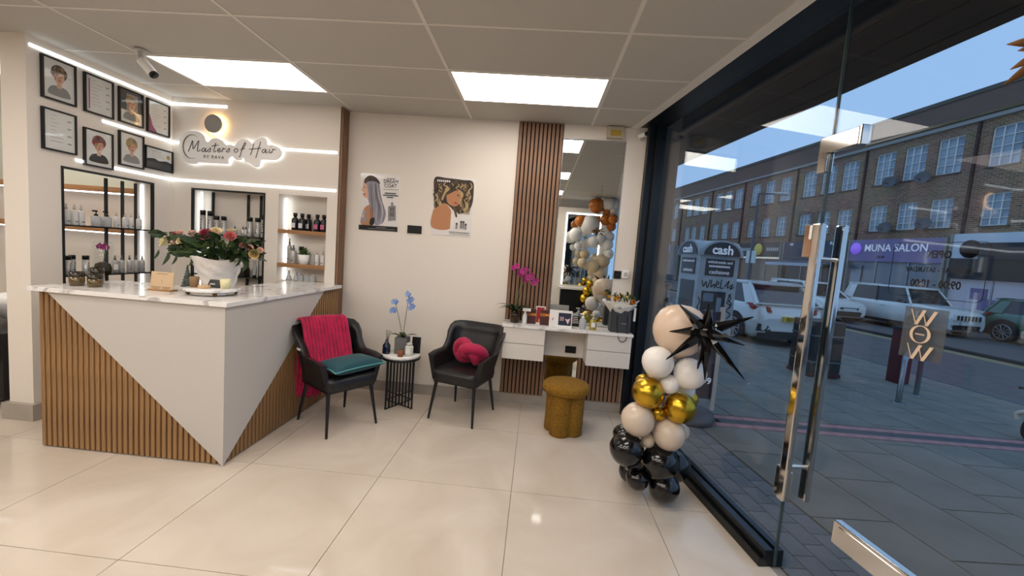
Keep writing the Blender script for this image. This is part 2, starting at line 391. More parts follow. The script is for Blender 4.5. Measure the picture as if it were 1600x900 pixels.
gbox(MB(), -2.2, -0.004, -0.006, 0.006, 0.012, 2.17).build('door_pane', GLASS, door)
gbox(MB(), -2.2, -0.004, -0.005, 0.005, 2.178, 2.90).build('transom_pane', GLASS, door)
gbox(MB(), -2.3, 0.0, -0.24, 0.05, 2.895, 3.05).build('door_header', BLACKF, door)
EDGE = mat('glass_edge', '#3b4a4a', 0.15)
gbox(MB(), -0.008, 0.0, -0.007, 0.007, 0.012, 2.895).build('seam_edge', EDGE, door)
gbox(MB(), -2.2, -0.19, -0.0055, 0.0055, 2.170, 2.178).build('transom_edge', EDGE, door)
p = gbox(MB(), -0.165, 0.05, -0.022, 0.022, 2.185, 2.265); gbox(p, -0.0, 0.05, -0.022, 0.022, 2.09, 2.185); gbox(p, -0.18, -0.166, -0.024, 0.024, 2.18, 2.27)
p.build('patch_fitting', CHROME, door, bevel=0.004)
hb = gbox(MB(), -0.085, -0.035, -0.075, -0.045, 0.42, 1.83); hb.build('pull_handle', CHROME, door, bevel=0.008)
hb = gbox(MB(), -0.085, -0.035, 0.045, 0.075, 0.42, 1.83); hb.build('pull_handle', CHROME, door, bevel=0.008)
for z in (0.60, 1.66):
    MB().cyl(GP(-0.06, -0.06, z), GP(-0.06, 0.06, z), 0.011).build('handle_stud', CHROME, door)
lk = gbox(MB(), -0.05, 0.045, -0.045, -0.006, 1.665, 1.83); lkp = lk.build('lock_case', CHROME, door, bevel=0.004)
gbox(MB(), -0.03, 0.005, -0.055, -0.045, 1.755, 1.825).build('lock_thumb_turn', WHITE, lkp, bevel=0.01)
gbox(MB(), -0.05, 0.04, -0.03, -0.006, 0.40, 0.56).build('keeper_plate', CHROME, door, bevel=0.004)
lp = gbox(MB(), -0.68, -0.315, -0.018, 0.018, 0.385, 0.49).build('letter_plate', CHROME, door, bevel=0.003)
gbox(MB(), -0.65, -0.345, -0.022, -0.018, 0.40, 0.475).build('letter_flap', CHROME, lp, bevel=0.002)
gbox(MB(), -5.9, -2.21, -0.005, 0.005, 0.085, 2.90).build('side_pane', GLASS, win)
gbox(MB(), -5.9, -2.21, -0.085, 0.05, 0.0, 0.09).build('side_sill', BLACKF, win)
gbox(MB(), -5.9, -2.3, -0.24, 0.05, 2.895, 3.05).build('side_header', BLACKF, win)
gbox(MB(), -2.29, -2.21, -0.05, 0.05, 0.0, 2.95).build('side_post', BLACKF, win)
# decals on the door glass, made to be read from the street
def GM(a, n, z, out=True):     # local x along reading direction from outside
    X = GD if out else -GD; Y = Vector((0,0,1)); Z = GN if out else -GN
    M = Matrix.Identity(4); P = GP(a, n, z)
    for i in range(3): M[i][0] = X[i]; M[i][1] = Y[i]; M[i][2] = Z[i]; M[i][3] = P[i]
    return M
INK = mat('black_vinyl', '#070708', 0.5)
text('opening_lettering', 'OPEN', 0.038, GM(-0.542, 0.0075, 1.689), INK, door, 0.0004, bold=0.0011, xs=0.86)
text('days_lettering', 'MONDAY - SATURDAY', 0.025, GM(-0.543, 0.0075, 1.631), INK, door, 0.0004, bold=0.0007, xs=0.85)
text('hours_lettering', '09:00 - 18:00', 0.040, GM(-0.543, 0.0075, 1.578), INK, door, 0.0004, bold=0.0011, xs=0.80)
q = [(-0.375, 1.735), (-0.70, 1.735), (-0.70, 1.525), (-0.375, 1.525)]
bp = []
for (cx_, cz_, a0) in ((-0.395, 1.7145, 0), (-0.675, 1.7145, 90), (-0.675, 1.546, 180), (-0.395, 1.546, 270)):
    for k in range(5):
        an = math.radians(a0 + k*22.5); bp.append(GP(cx_ + 0.02*math.cos(an), 0.008, cz_ + 0.02*math.sin(an)))
MB().tube(bp, 0.0012, 5, closed=True).build('border_line', INK, door)
VIN = mat('frosted_vinyl', '#6a6e72', 0.35, alpha=0.55); GOLDV = mat('beige_vinyl', '#d8bfa4', 0.5)
gbox(MB(), -0.608, -0.457, 0.0065, 0.0075, 1.288, 1.486).build('sticker_film', VIN, door)
def wow(mb, ca, cz, s, sz=0.029):
    def strip(p0, p1, w_): mb.prism([GP(ca - (p0[0]-w_)*s, -0.0066, cz + p0[1]*sz), GP(ca - (p0[0]+w_)*s, -0.0066, cz + p0[1]*sz), GP(ca - (p1[0]+w_)*s, -0.0066, cz + p1[1]*sz), GP(ca - (p1[0]-w_)*s, -0.0066, cz + p1[1]*sz)], GN*-0.0006)
    strip((-1.0, 1), (-0.45, -1), 0.04); strip((-0.45, -1), (0.15, 1), 0.15); strip((0.05, 0.7), (0.45, -1), 0.04); strip((0.45, -1), (1.1, 1), 0.15)
mb = MB(); wow(mb, -0.532, 1.449, 0.041); wow(mb, -0.536, 1.316, 0.041)
ring = []
for k in range(24):
    a0, a1 = 2*PI*k/24, 2*PI*(k+1)/24
    def rp(a, o): return GP(-0.534 - (0.037 if o else 0.026)*math.cos(a), -0.0066, 1.385 + (0.034 if o else 0.031)*math.sin(a))
    mb.prism([rp(a0, 1), rp(a1, 1), rp(a1, 0), rp(a0, 0)], GN*-0.0006)
mb.build('monogram', GOLDV, door)
smudge('monogram_caption', 0.034, 0.006, GM(-0.534, -0.0068, 1.385, False), GOLDV, door, 8, 1, 0.0003)

# ================================================================== RECEPTION DESK
DX0, DX1, DY0 = -3.305, -2.0, 2.528
t = thing('reception_desk', 'white and wood-slatted corner reception desk with diagonal front panels', 'reception desk', (DX1, DY0, 0))
MB().box(DX0, DX1 - 0.022, DY0 + 0.022, 3.05, 0.0, 1.083).box(-2.5, DX1 - 0.022, 3.05, YA - 0.002, 0.0, 1.083).build('body', FELT, t)
n = 33; p = (DX1 - DX0) / n
src = MB().box(0, p*0.68, 0.0, 0.022, 0.012, 1.083).build('slat', OAK, t, local=True); src.location = (DX0 - DX1 + p*0.1, 0, 0)
for k in range(1, n): inst(src, 'slat', t, (DX0 - DX1 + p*(k + 0.1), 0, 0))
n = 38; p2 = (YA - DY0 - 0.004) / n
src = MB().box(-0.022, 0.0, 0, p2*0.68, 0.012, 1.083).build('slat', OAK, t, local=True); src.location = (0, p2*0.2, 0)
for k in range(1, n): inst(src, 'slat', t, (0, p2*(k + 0.2), 0))
MB().prism([(-3.232, DY0, 1.084), (DX1 + 0.010, DY0, 1.084), (DX1 + 0.010, DY0, 0.0)], (0, -0.010, 0)).build('front_panel', DESKP, t)
MB().prism([(DX1, DY0 + 0.0005, 1.084), (DX1, 3.765, 1.084), (DX1, DY0 + 0.0005, 0.01)], (0.010, 0, 0)).build('front_panel', DESKP, t)
ct = MB().prism([(-3.352, 2.498, 1.085), (-1.965, 2.498, 1.085), (-1.965, YA - 0.002, 1.085), (-2.52, YA - 0.002, 1.085), (-2.52, 3.10, 1.085), (-3.352, 3.10, 1.085)], (0, 0, 0.030))
ct.build('marble_worktop', MARBLE, t, bevel=0.003)
ZT = 1.115

# ---- things on the desk
def shape(pts, n): return pts
CANG = mat('brown_glass', '#4a3b1e', 0.1, coat=0.5, c2='#6a552c', nscale=2, stretch=(1,1,6)); FLAME = mat('flame', '#ffffff', 0.5, emit='#ffcf7a', es=6)
def candle(x, y, label, r=0.036, h=0.085):
    c = thing('candle', label, 'candle', (x, y, ZT), 0, 'brown pillar candles on the desk')
    MB().lathe([(0, 0), (r, 0), (r, h*0.66), (0, h*0.66)], (x, y, ZT), 24).build('wax', CANG, c)
    MB().lathe([(r*0.97, h*0.66), (r*0.97, h), (r, h), (r, h*0.66)], (x, y, ZT), 24, caps=False).build('rim', mat('brown_rim', '#2c2418', 0.2), c)
    MB().lathe([(0.001, 0), (0.005, 0.008), (0.003, 0.016), (0.0, 0.024)], (x, y, ZT + h*0.66), 8).build('flame', FLAME, c)
candle(-3.205, 2.675, 'brown pillar candle, leftmost of three on the desk', 0.041, 0.098)
candle(-3.080, 2.685, 'brown pillar candle, rightmost of three on the desk', 0.041, 0.088)
candle(-3.185, 2.790, 'taller brown pillar candle behind the other two on desk', 0.038, 0.125)
KRAFT = mat('kraft_card', '#cdb08c', 0.7); KR2 = mat('kraft_dark', '#8f7350', 0.8)
c = thing('card_stand', 'small beige two-column notice standing on the marble desktop', 'sign', (-2.66, 2.77, ZT))
MB().prism([(-2.745, 2.755, ZT + 0.006), (-2.575, 2.755, ZT + 0.006), (-2.575, 2.770, ZT + 0.135), (-2.745, 2.770, ZT + 0.135)], (0, 0.004, 0)).build('card', KRAFT, c)
MB().box(-2.745, -2.575, 2.735, 2.80, ZT, ZT + 0.010).build('base', SHELFW, c)
lines = MB()
for k, (xa, xb, z) in enumerate(((-2.70, -2.62, 0.122), (-2.735, -2.665, 0.028), (-2.655, -2.585, 0.028), (-2.725, -2.675, 0.018), (-2.645, -2.595, 0.018), (-2.661, -2.659, 0.07))):
    yy = 2.7545 + (z/0.129)*0.015 - 0.001; h = 0.003 if k < 5 else 0.03
    lines.prism([(xa, yy, ZT + z - h), (xb, yy, ZT + z - h), (xb, yy + 0.0002, ZT + z + h*0.3), (xa, yy + 0.0002, ZT + z + h*0.3)], (0, -0.0005, 0))
lines.build('printed_lines', KR2, c)
c = thing('cake_stand', 'round white marble tray on small metal feet on the desk corner', 'tray', (-2.31, 2.80, ZT))
MB().lathe([(0, 0.028), (0.165, 0.028), (0.17, 0.032), (0.17, 0.044), (0.165, 0.048), (0, 0.048)], (-2.31, 2.80, ZT), 36).build('tray_top', MARBLE, c)
MB().lathe([(0.13, 0.006), (0.135, 0.006), (0.135, 0.026), (0.13, 0.026)], (-2.31, 2.80, ZT), 36, caps=False).build('metal_ring', CHROME, c)
for k in range(4):
    a = PI/4 + k*PI/2; MB().ball((-2.31 + 0.14*math.cos(a), 2.80 + 0.14*math.sin(a), ZT + 0.014), 0.014, 10, 6).build('foot', mat('bronze', '#6b5330', 0.3, metal=1), c)
TZ = ZT + 0.048
tag(MB().lathe([(0, 0), (0.024, 0), (0.030, 0.075), (0.027, 0.076), (0.023, 0.06), (0, 0.06)], (-2.405, 2.75, TZ), 20).build('candle_jar', mat('kraft_jar', '#8a6a48', 0.5)), 'small brown candle jar at the left of the marble tray', 'candle')
tag(MB().lathe([(0, 0), (0.028, 0), (0.034, 0.068), (0.031, 0.069), (0.027, 0.055), (0, 0.055)], (-2.215, 2.80, TZ), 20).build('candle_jar', mat('cream_jar', '#e9dfae', 0.4)), 'pale cream candle cup at the right of the marble tray', 'candle')
c = thing('card_box', 'flat black card box leaning on the marble tray', 'box', (-2.30, 2.82, TZ))
MB().prism([(-2.355, 2.80, TZ), (-2.265, 2.80, TZ), (-2.268, 2.825, TZ + 0.055), (-2.350, 2.825, TZ + 0.055)], (0, 0.012, 0)).build('body', BLACKP, c)
MB().prism([(-2.340, 2.8075, TZ + 0.02), (-2.30, 2.8075, TZ + 0.02), (-2.30, 2.8125, TZ + 0.03), (-2.340, 2.8125, TZ + 0.03)], (0, -0.0005, 0)).build('print_mark', GREYP, c)
tag(MB().lathe([(0, 0), (0.036, 0), (0.038, 0.006), (0.038, 0.018), (0.035, 0.022), (0, 0.022)], (-2.318, 2.735, TZ), 24).build('wooden_coaster', mat('pale_wood', '#c9a882', 0.6)), 'round pale wooden coaster lying on the marble tray', 'coaster')
PINE = mat('frosted_pine', '#3d4a45', 0.9, c2='#6f7c78', nscale=40)
c = thing('miniature_tree', 'tiny frosted christmas tree beside the big white vase', 'decoration', (-2.555, 2.86, ZT))
prof = []
for k in range(7):
    z = 0.03 + k*0.022; r = 0.042*(1 - k/7.5); prof += [(r*0.7, z), (r, z + 0.003)]
MB().lathe([(0, 0.028)] + prof + [(0.002, 0.195)], (-2.555, 2.86, ZT), 12).build('foliage', PINE, c)
MB().lathe([(0, 0), (0.022, 0), (0.018, 0.03), (0, 0.03)], (-2.555, 2.86, ZT), 10).build('stand', KR2, c)
# vase
VC = (-2.42, 2.985)
PORC = mat('crumpled_porcelain', '#e6e0da', 0.22, bump=0.5, bscale=14)
vz = MB()
def vfn(u, v, inner=False):
    a = 2*PI*u; r = 0.098 + 0.075*v**1.3 - (0.006 if inner else 0)
    r += 0.008*math.sin(3*a + 9*v)*math.sin(7*v*1.7 + 2*a) + (0.012*v*math.sin(4*a + 1) if v > 0.9 else 0)*0.5
    return (VC[0] + r*math.cos(a), VC[1] + r*math.sin(a), ZT + 0.255*v + 0.012*v*math.sin(3*a+1))
vz.grid(lambda u, v: vfn(u, v), 40, 14); vz.grid(lambda u, v: vfn(1-u, v, True), 40, 14)
vz.lathe([(0, 0), (0.098, 0)], (VC[0], VC[1], ZT + 0.001), 24, caps=False)
tag(vz.build('vase', PORC), 'flared white crumpled porcelain vase on the reception desk', 'vase')
# bouquet
LEAF = mat('dark_leaf', '#28401f', 0.5, c2='#182b13', nscale=20); LEAF2 = mat('olive_leaf', '#47592b', 0.5, c2='#314320', nscale=20)
STEMM = mat('stem', '#4a5a2c', 0.6)
def leaf_mesh(L, W_, mt, name='leaf'):
    mb = MB()
    def fn(u, v):
        wv = W_*math.sin(PI*min(1, v*0.97 + 0.03))**0.8*(1 - 0.25*v); x = (u - 0.5)*wv
        return (x, L*v, 0.25*abs(x) - 0.12*L*v*v)
    mb.grid(fn, 2, 5); return mb
def rose(mb, c, r, n=(0, 0, 1), mi=0):
    n = Vector(n).normalized(); q = Vector((0, 0, 1)).rotation_difference(n).to_matrix().to_4x4(); mb.M = Matrix.Translation(Vector(c)) @ q
    for ring, (cnt, rad, op, hh) in enumerate(((3, 0.28, 0.10, 0.85), (4, 0.55, 0.3, 0.8), (5, 0.85, 0.65, 0.62))):
        for k in range(cnt):
            a = 2*PI*k/cnt + ring*0.6
            def fn(u, v, a=a, rad=rad, op=op, hh=hh):
                th = a + (u - 0.5)*2*PI/cnt*1.35; rr = r*(rad*0.5 + rad*(0.35 + op)*0.55*v); z = r*(-0.45 + (hh + 0.45)*math.sin(v*1.45) - 0.15*op*v*v) - r*0.12*v*(2*abs(u - 0.5))**2
                return (rr*math.cos(th), rr*math.sin(th), z)
            mb.grid(fn, 4, 3, mi)
    mb.ball((0, 0, -0.1*r), (0.32*r, 0.32*r, 0.5*r), 8, 5, mi); mb.M = None
b = thing('flower_bouquet', 'mixed bouquet of roses and foliage in the white vase', 'bouquet', (VC[0], VC[1], ZT + 0.03))
heads = [(-2.44, 2.90, 1.53, 0.052, '#8f0f34', (0.1, -1, 0.5)), (-2.395, 2.93, 1.555, 0.047, '#e2cfa2', (0.3, -0.6, 0.8)), (-2.285, 2.93, 1.53, 0.045, '#c9605e', (0.5, -0.7, 0.6)), (-2.76, 2.90, 1.46, 0.048, '#e6dca8', (-0.6, -0.8, 0.4)),
         (-2.70, 2.93, 1.515, 0.040, '#b73a52', (-0.4, -0.4, 0.9)), (-2.65, 2.90, 1.525, 0.036, '#dfa795', (-0.3, -0.6, 0.8)), (-2.60, 2.95, 1.535, 0.036, '#e0b6a2', (-0.2, -0.4, 0.9)), (-2.665, 2.86, 1.465, 0.030, '#e7c4b0', (-0.4, -0.9, 0.3)), (-2.61, 2.86, 1.475, 0.030, '#ead9b0', (-0.2, -0.9, 0.3)),
         (-2.55, 2.98, 1.545, 0.030, '#e3c3a6', (-0.1, -0.4, 0.9)), (-2.135, 2.93, 1.46, 0.030, '#e0a795', (0.6, -0.6, 0.6)), (-2.10, 2.93, 1.42, 0.040, '#dfc073', (0.6, -0.8, 0.1)), (-2.165, 2.90, 1.475, 0.026, '#d98a86', (0.4, -0.7, 0.6)), (-2.07, 2.95, 1.45, 0.026, '#e5b9a0', (0.8, -0.5, 0.4)), (-2.36, 3.04, 1.57, 0.036, '#d8c7a0', (0.1, -0.3, 1))]
for (x, y, z, r, c_, nn) in heads:
    mb = MB(); rose(mb, (x, y, z), r, nn); mb.build('rose', mat('petal_' + c_[1:], c_, 0.6, sheen=0.3), b)
    MB().tube(smooth([(VC[0] + (x-VC[0])*0.25, VC[1] + (y-VC[1])*0.3, ZT + 0.12), (VC[0] + (x-VC[0])*0.6, VC[1] + (y-VC[1])*0.6, ZT + 0.27), (x - 0.02*nn[0], y + 0.01, z - r*0.4)], 3), 0.003, 5).build('stem', STEMM, b)
lsrc = [leaf_mesh(0.085, 0.052, LEAF).build('leaf', LEAF, b, local=True), leaf_mesh(0.07, 0.034, LEAF2).build('leaf', LEAF2, b, local=True)]
first = [True, True]
def put(src_i, p, d, roll):
    d = Vector(d).normalized(); q = Vector((0, 1, 0)).rotation_difference(d); M = q.to_matrix() @ Matrix.Rotation(roll, 3, 'Y')
    if first[src_i]: o = lsrc[src_i]; first[src_i] = False
    else: o = bpy.data.objects.new('leaf', lsrc[src_i].data); col.objects.link(o); o.parent = b
    o.location = Vector(p) - Vector((VC[0], VC[1], ZT + 0.03)); o.rotation_euler = M.to_euler(); s = random.uniform(0.85, 1.35); o.scale = (s, s, s)
for k in range(240):
    a = random.uniform(0, 2*PI); u = random.uniform(0.15, 1)**0.6; zz = random.uniform(0, 1)
    x = VC[0] + 0.32*u*math.cos(a); y = VC[1] + 0.11*u*math.sin(a) - 0.02; z = ZT + 0.235 + 0.13*zz + 0.03*u
    put(k % 2, (x, y, z), (math.cos(a)*u + random.uniform(-.4, .4), math.sin(a)*0.6 - 0.25 + random.uniform(-.3, .3), random.uniform(-0.5, 0.7)), random.uniform(-1, 1))
for k in range(6): put(0, (-2.78 - 0.012*k, 2.94, 1.525 - 0.004*k), (-1, -0.2 + 0.4*(k % 2), 0.1*(-1)**k), 0.5*k)
for (x, z) in ((-2.12, 1.37), (-2.17, 1.39), (-2.72, 1.39), (-2.80, 1.40), (-2.66, 1.37), (-2.36, 1.37), (-2.53, 1.37)): put(0, (x, 2.88, z), (0.1*(x + 2.42), -0.35, -1), 0.4)

# ================================================================== NICHES
def bars(name, label, segs, parent=None):
    c = thing(name, label, 'shelf frame', segs[0][0:1] + segs[0][2:3] + (segs[0][4],))
    for s_ in segs: MB().box(*s_).build(s_[6] if len(s_) > 6 else 'frame_bar', BLACKM, c) if len(s_) < 7 else None
    return c
DARKS = mat('smoked_glass_shelf', '#15191b', 0.1)
def niche_frame(label, axis, u0, u1, z0, z1, d0, d1, mids, shelves, rear):
    # axis L: wall at x = d, u runs along y; axis A: wall at y = d, u runs along x
    def bx(ua, ub, za, zb, da, db): return MB().box(min(da, db), max(da, db), ua, ub, za, zb) if axis == 'L' else MB().box(ua, ub, min(da, db), max(da, db), za, zb)
    loc = (d0, u0, z0) if axis == 'L' else (u0, d0, z0)
    c = thing('shelf_frame', label, 'shelf unit', loc); b_ = 0.018; e = 0.02*(1 if d1 > d0 else -1); io = -0.004*(1 if d1 > d0 else -1)
    bx(u0, u0 + b_, z0, z1, d0 + io, d0 + e).build('frame_post', BLACKM, c); bx(u1 - b_, u1, z0, z1, d0 + io, d0 + e).build('frame_post', BLACKM, c)
    bx(u0 + b_, u1 - b_, z1 - b_, z1, d0 + io, d0 + e).build('frame_rail', BLACKM, c)
    for m_ in mids: bx(m_ - 0.009, m_ + 0.009, z0, z1 - b_, d1 - e*1.2, d1 - e*0.2).build('rear_post', BLACKM, c)
    for z in shelves: bx(u0 + b_, u1 - b_, z - 0.012, z, d0 + e*0.2, d1 - e*0.2).build('shelf', DARKS, c)
    return c
niche_frame('black metal shelf frame in the niche below the certificates', 'L', 3.07, 3.86, 0.75, 1.99, XW, -4.0, (3.575, 3.725, 3.86 - 0.005), (1.53, 1.115), True)
niche_frame('black metal shelf frame in the alcove behind the bouquet', 'A', -3.59, -2.80, 0.80, 1.99, YA, YB, (-3.47, -3.08, -2.94), (1.535, 1.115), True)
for (lab, x0, x1, y0, y1) in (('vertical LED strip at the right of the certificate-wall niche', -3.93, -3.915, 3.846, 3.855), ('vertical LED strip at the left of the framed alcove niche', -3.565, -3.553, 4.15, 4.162), ('vertical LED strip at the left of the wooden-shelf niche', -2.645, -2.633, 4.165, 4.177)):
    tag(MB().box(x0, x1, y0, y1, 0.85, 1.965).build('led_strip_light', LED), lab, 'led strip')
for z, lb in ((1.62, 'upper oak shelf in the right-hand alcove niche'), (1.275, 'lower oak shelf in the right-hand alcove niche')):
    tag(MB().box(-2.66, -2.155, YA - 0.004, YB, z - 0.022, z + 0.018).build('wooden_shelf', SHELFW, bevel=0.002), lb, 'shelf')
tag(MB().box(-2.66, -2.155, YA + 0.004, YB, 1.095, 1.115).build('niche_ledge', WALL), 'white ledge at the bottom of the right-hand niche', 'shelf')
# salon seen through the open niche
WG = mat('pale_green_wall', '#c6cbbd', 0.6)
tag(MB().box(-7.6, -4.05, YB - 0.03, YB - 0.002, 1.95, ZC).build('painted_panel', WG), 'pale green wall panel seen through the niche', 'wall panel')
for z, lb in ((1.90, 'upper wooden shelf with LED glow seen through the niche'), (1.49, 'lower wooden shelf with LED glow seen through the niche')):
    c = thing('wall_shelf', lb, 'shelf', (-5.8, YB, z))
    MB().box(-7.6, -4.05, YB - 0.20, YB, z - 0.02, z + 0.035).build('board', SHELFW, c)
    MB().box(-7.6, -4.05, YB - 0.17, YB - 0.155, z - 0.032, z - 0.02).build('led_line', LED, c)
c = thing('wash_basin_unit', 'black salon wash chair with white basin beyond the pillar', 'salon chair', (-4.75, 3.2, 0))
MB().box(-5.2, -4.25, 3.0, 3.55, 0.05, 0.62).build('chair_base', LEATHER, c, bevel=0.03)
MB().box(-5.2, -4.30, 2.85, 3.0, 0.35, 0.75).build('armrest', LEATHER, c, bevel=0.02)
MB().lathe([(0.05, 0.62), (0.16, 0.66), (0.25, 0.80), (0.26, 0.86), (0.24, 0.86), (0.15, 0.72), (0, 0.70)], (-4.6, 3.45, 0), 24).build('basin', WHITE, c)

# ---- bottles
SILV = mat('silver_print', '#b7b5b2', 0.3, metal=0.35); FROST = mat('frosted_white', '#d9d6d2', 0.35); BLKB = mat('black_bottle', '#121216', 0.25); CLEARB = mat('clear_bottle', '#b9bcbd', 0.08, spec=0.8, alpha=0.75)
LBL = mat('label_print', '#d4cfd2', 0.5); PINKL = mat('pink_label', '#b9607c', 0.5)
def bottle(x, y, z, r, h, kind, label, group, face='-Y'):
    c = thing('bottle', label, 'bottle', (x, y, z), 0, group); body = {'silver': SILV, 'white': FROST, 'black': BLKB, 'pump': CLEARB, 'spray': FROST, 'mist': SILV, 'pink': BLKB}[kind]; L = (x, y, z)
    f = (lambda a, b_, za, zb: MB().prism([(x + a, y - r - 0.0012, z + za), (x + b_, y - r - 0.0012, z + za), (x + b_, y - r - 0.0012, z + zb), (x + a, y - r - 0.0012, z + zb)], (0, 0.002, 0))) if face == '-Y' else (lambda a, b_, za, zb: MB().prism([(x + r + 0.0012, y + a, z + za), (x + r + 0.0012, y + b_, z + za), (x + r + 0.0012, y + b_, z + zb), (x + r + 0.0012, y + a, z + zb)], (-0.002, 0, 0)))
    if kind in ('silver',):
        MB().lathe([(0, 0), (r*0.95, 0), (r, 0.004), (r, h*0.78), (0, h*0.78)], L, 16).build('body', body, c)
        MB().lathe([(0, h*0.78), (r*0.96, h*0.78), (r*0.96, h*0.98), (r*0.85, h), (0, h)], L, 16).build('cap', BLACKP, c)
        mb = f(-r*0.2, r*0.2, h*0.2, h*0.26)
        for k in range(1, 4):
            q = f(-r*0.35 + 0.1*r*k, -r*0.05 + 0.1*r*k, h*(0.2 + 0.12*k), h*(0.25 + 0.12*k)); n0 = len(mb.v); mb.v += q.v; mb.f += [[i_ + n0 for i_ in ff] for ff in q.f]; mb.mi += q.mi; mb.sm += q.sm
        mb.build('print_mark', BLACKP, c)
    elif kind in ('white', 'mist'):
        MB().lathe([(0, 0), (r*0.95, 0), (r, 0.005), (r, h*0.62), (r*0.8, h*0.70), (r*0.4, h*0.74), (0, h*0.74)], L, 16).build('body', body, c)
        MB().lathe([(0, h*0.74), (r*0.42, h*0.74), (r*0.42, h*0.84), (r*0.26, h*0.86), (r*0.22, h), (0, h)], L, 12).build('cap', GREYP if kind == 'white' else mat('grey_cap', '#5c5f63', 0.35), c)
        f(-r*0.45, r*0.45, h*0.15, h*0.2).build('print_mark', mat('grey_print', '#77736f', 0.6), c)
    elif kind in ('black', 'pink'):
        MB().lathe([(0, 0), (r*0.97, 0), (r, 0.004), (r, h*0.58), (r*0.85, h*0.68), (r*0.42, h*0.74), (r*0.42, h*0.80), (0, h*0.80)], L, 16).build('body', body, c)
        MB().lathe([(0, h*0.80), (r*0.58, h*0.80), (r*0.58, h), (0, h)], L, 14).build('cap', BLACKP, c)
        f(-r*0.6, r*0.6, h*0.14, h*0.42).build('paper_label', LBL if kind == 'black' else PINKL, c)
    else:
        MB().lathe([(0, 0), (r*0.95, 0), (r, 0.005), (r, h*0.58), (r*0.7, h*0.64), (r*0.35, h*0.66), (0, h*0.66)], L, 16).build('body', body, c)
        MB().lathe([(0, h*0.66), (r*0.42, h*0.66), (r*0.42, h*0.76), (r*0.12, h*0.78), (r*0.12, h*0.9), (0, h*0.9)], L, 12).build('pump_collar', BLACKP, c)
        if face == '-Y': MB().box(x - r*0.75, x + r*0.25, y - r*0.22, y + r*0.22, z + h*0.9, z + h).build('pump_nozzle', BLACKP, c, bevel=0.002)
        else: MB().box(x - r*0.22, x + r*0.22, y - r*0.85, y + r*0.25, z + h*0.9, z + h).build('pump_nozzle', BLACKP, c, bevel=0.002)
    return c
ordn = ['first', 'second', 'third', 'fourth', 'fifth', 'sixth', 'seventh', 'eighth', 'ninth', 'tenth']
# niche under the certificates (x = -3.9), shelf 1 z 1.53, shelf 2 z 1.115
g = 'bottles in the certificate-wall niche'
for k, y in enumerate((3.130, 3.175, 3.235, 3.285)): bottle(-3.89, y, 1.53, 0.024, 0.17, 'white', ordn[k] + ' white bottle from the left on the upper niche shelf', g, '+X')
for k, y in enumerate((3.405, 3.495)): bottle(-3.89, y, 1.53, 0.034, 0.14, 'pump', ('left' if k == 0 else 'right') + ' clear pump bottle with black head on upper niche shelf', g, '+X')
for k, y in enumerate((3.58, 3.66, 3.715, 3.795)): bottle(-3.89, y, 1.53, 0.022, 0.14, 'white', ordn[k] + ' small white bottle right of the pump bottles in niche', g, '+X')
for k, (y, xx) in enumerate(((3.155, -3.86), (3.175, -3.93), (3.245, -3.93), (3.30, -3.87))): bottle(xx, y, 1.115, 0.024, 0.16, 'silver', ['black-capped can nearest the candles on lower niche shelf', 'black-capped can in back left corner of lower niche shelf', 'black-capped can behind the candles on lower niche shelf', 'black-capped can next to the orchid cloche'][k], g, '+X')
for k, y in enumerate((3.555, 3.615, 3.69, 3.755, 3.815)): bottle(-3.88, y, 1.115, 0.022, 0.16, 'mist', ordn[k] + ' silver spray bottle right of the orchid cloche', g, '+X')
# orchid under a glass cloche
ORCH = mat('magenta_orchid', '#a8186f', 0.5, c2='#7c0f58', nscale=30)
def orchid_flower(mb, c, r, n, mi=0):
    n = Vector(n).normalized(); q = Vector((0, 0, 1)).rotation_difference(n).to_matrix().to_4x4(); mb.M = Matrix.Translation(Vector(c)) @ q
    for k in range(5):
        a = 2*PI*k/5 + 0.3; w_ = 0.9 if k % 2 == 0 else 0.7
        def fn(u, v): rr = r*v; ww = r*0.5*w_*math.sin(PI*min(1, v*0.93 + 0.05)); tt = (u - 0.5)*2*ww; return (rr*math.cos(a) - tt*math.sin(a), rr*math.sin(a) + tt*math.cos(a), 0.18*r*math.sin(v*2.5))
        mb.grid(fn, 2, 3, mi)
    mb.ball((0, 0, 0.12*r), 0.16*r, 6, 4, mi); mb.M = None
c = thing('orchid_cloche', 'magenta orchid in a mossy pot under a glass cloche', 'plant', (-3.87, 3.44, 1.115))
mb = MB()
for k in range(6): orchid_flower(mb, (-3.87, 3.425 + 0.014*k - 0.02, 1.115 + 0.24 + 0.012*math.sin(2*k)), 0.024, (1, -0.5, 0.1*k))
mb.build('orchid_flowers', ORCH, c)
MB().tube(smooth([(-3.87, 3.44, 1.19), (-3.87, 3.455, 1.28), (-3.87, 3.43, 1.36)], 4), 0.003, 5).build('stem', STEMM, c)
MB().lathe([(0, 0), (0.055, 0), (0.06, 0.05), (0.05, 0.085), (0.02, 0.10), (0, 0.10)], (-3.87, 3.44, 1.115), 18).build('moss_pot', mat('moss_brown', '#33301c', 0.9, c2='#4d3a24', nscale=20), c)
MB().lathe([(0.07, 0), (0.07, 0.27), (0.06, 0.285), (0, 0.29)], (-3.87, 3.44, 1.1155), 24, caps=False).build('glass_cloche', GLASS2, c)
MB().box(-3.80, -3.798, 3.47, 3.51, 1.15, 1.20).build('price_tag', PAPER, c)
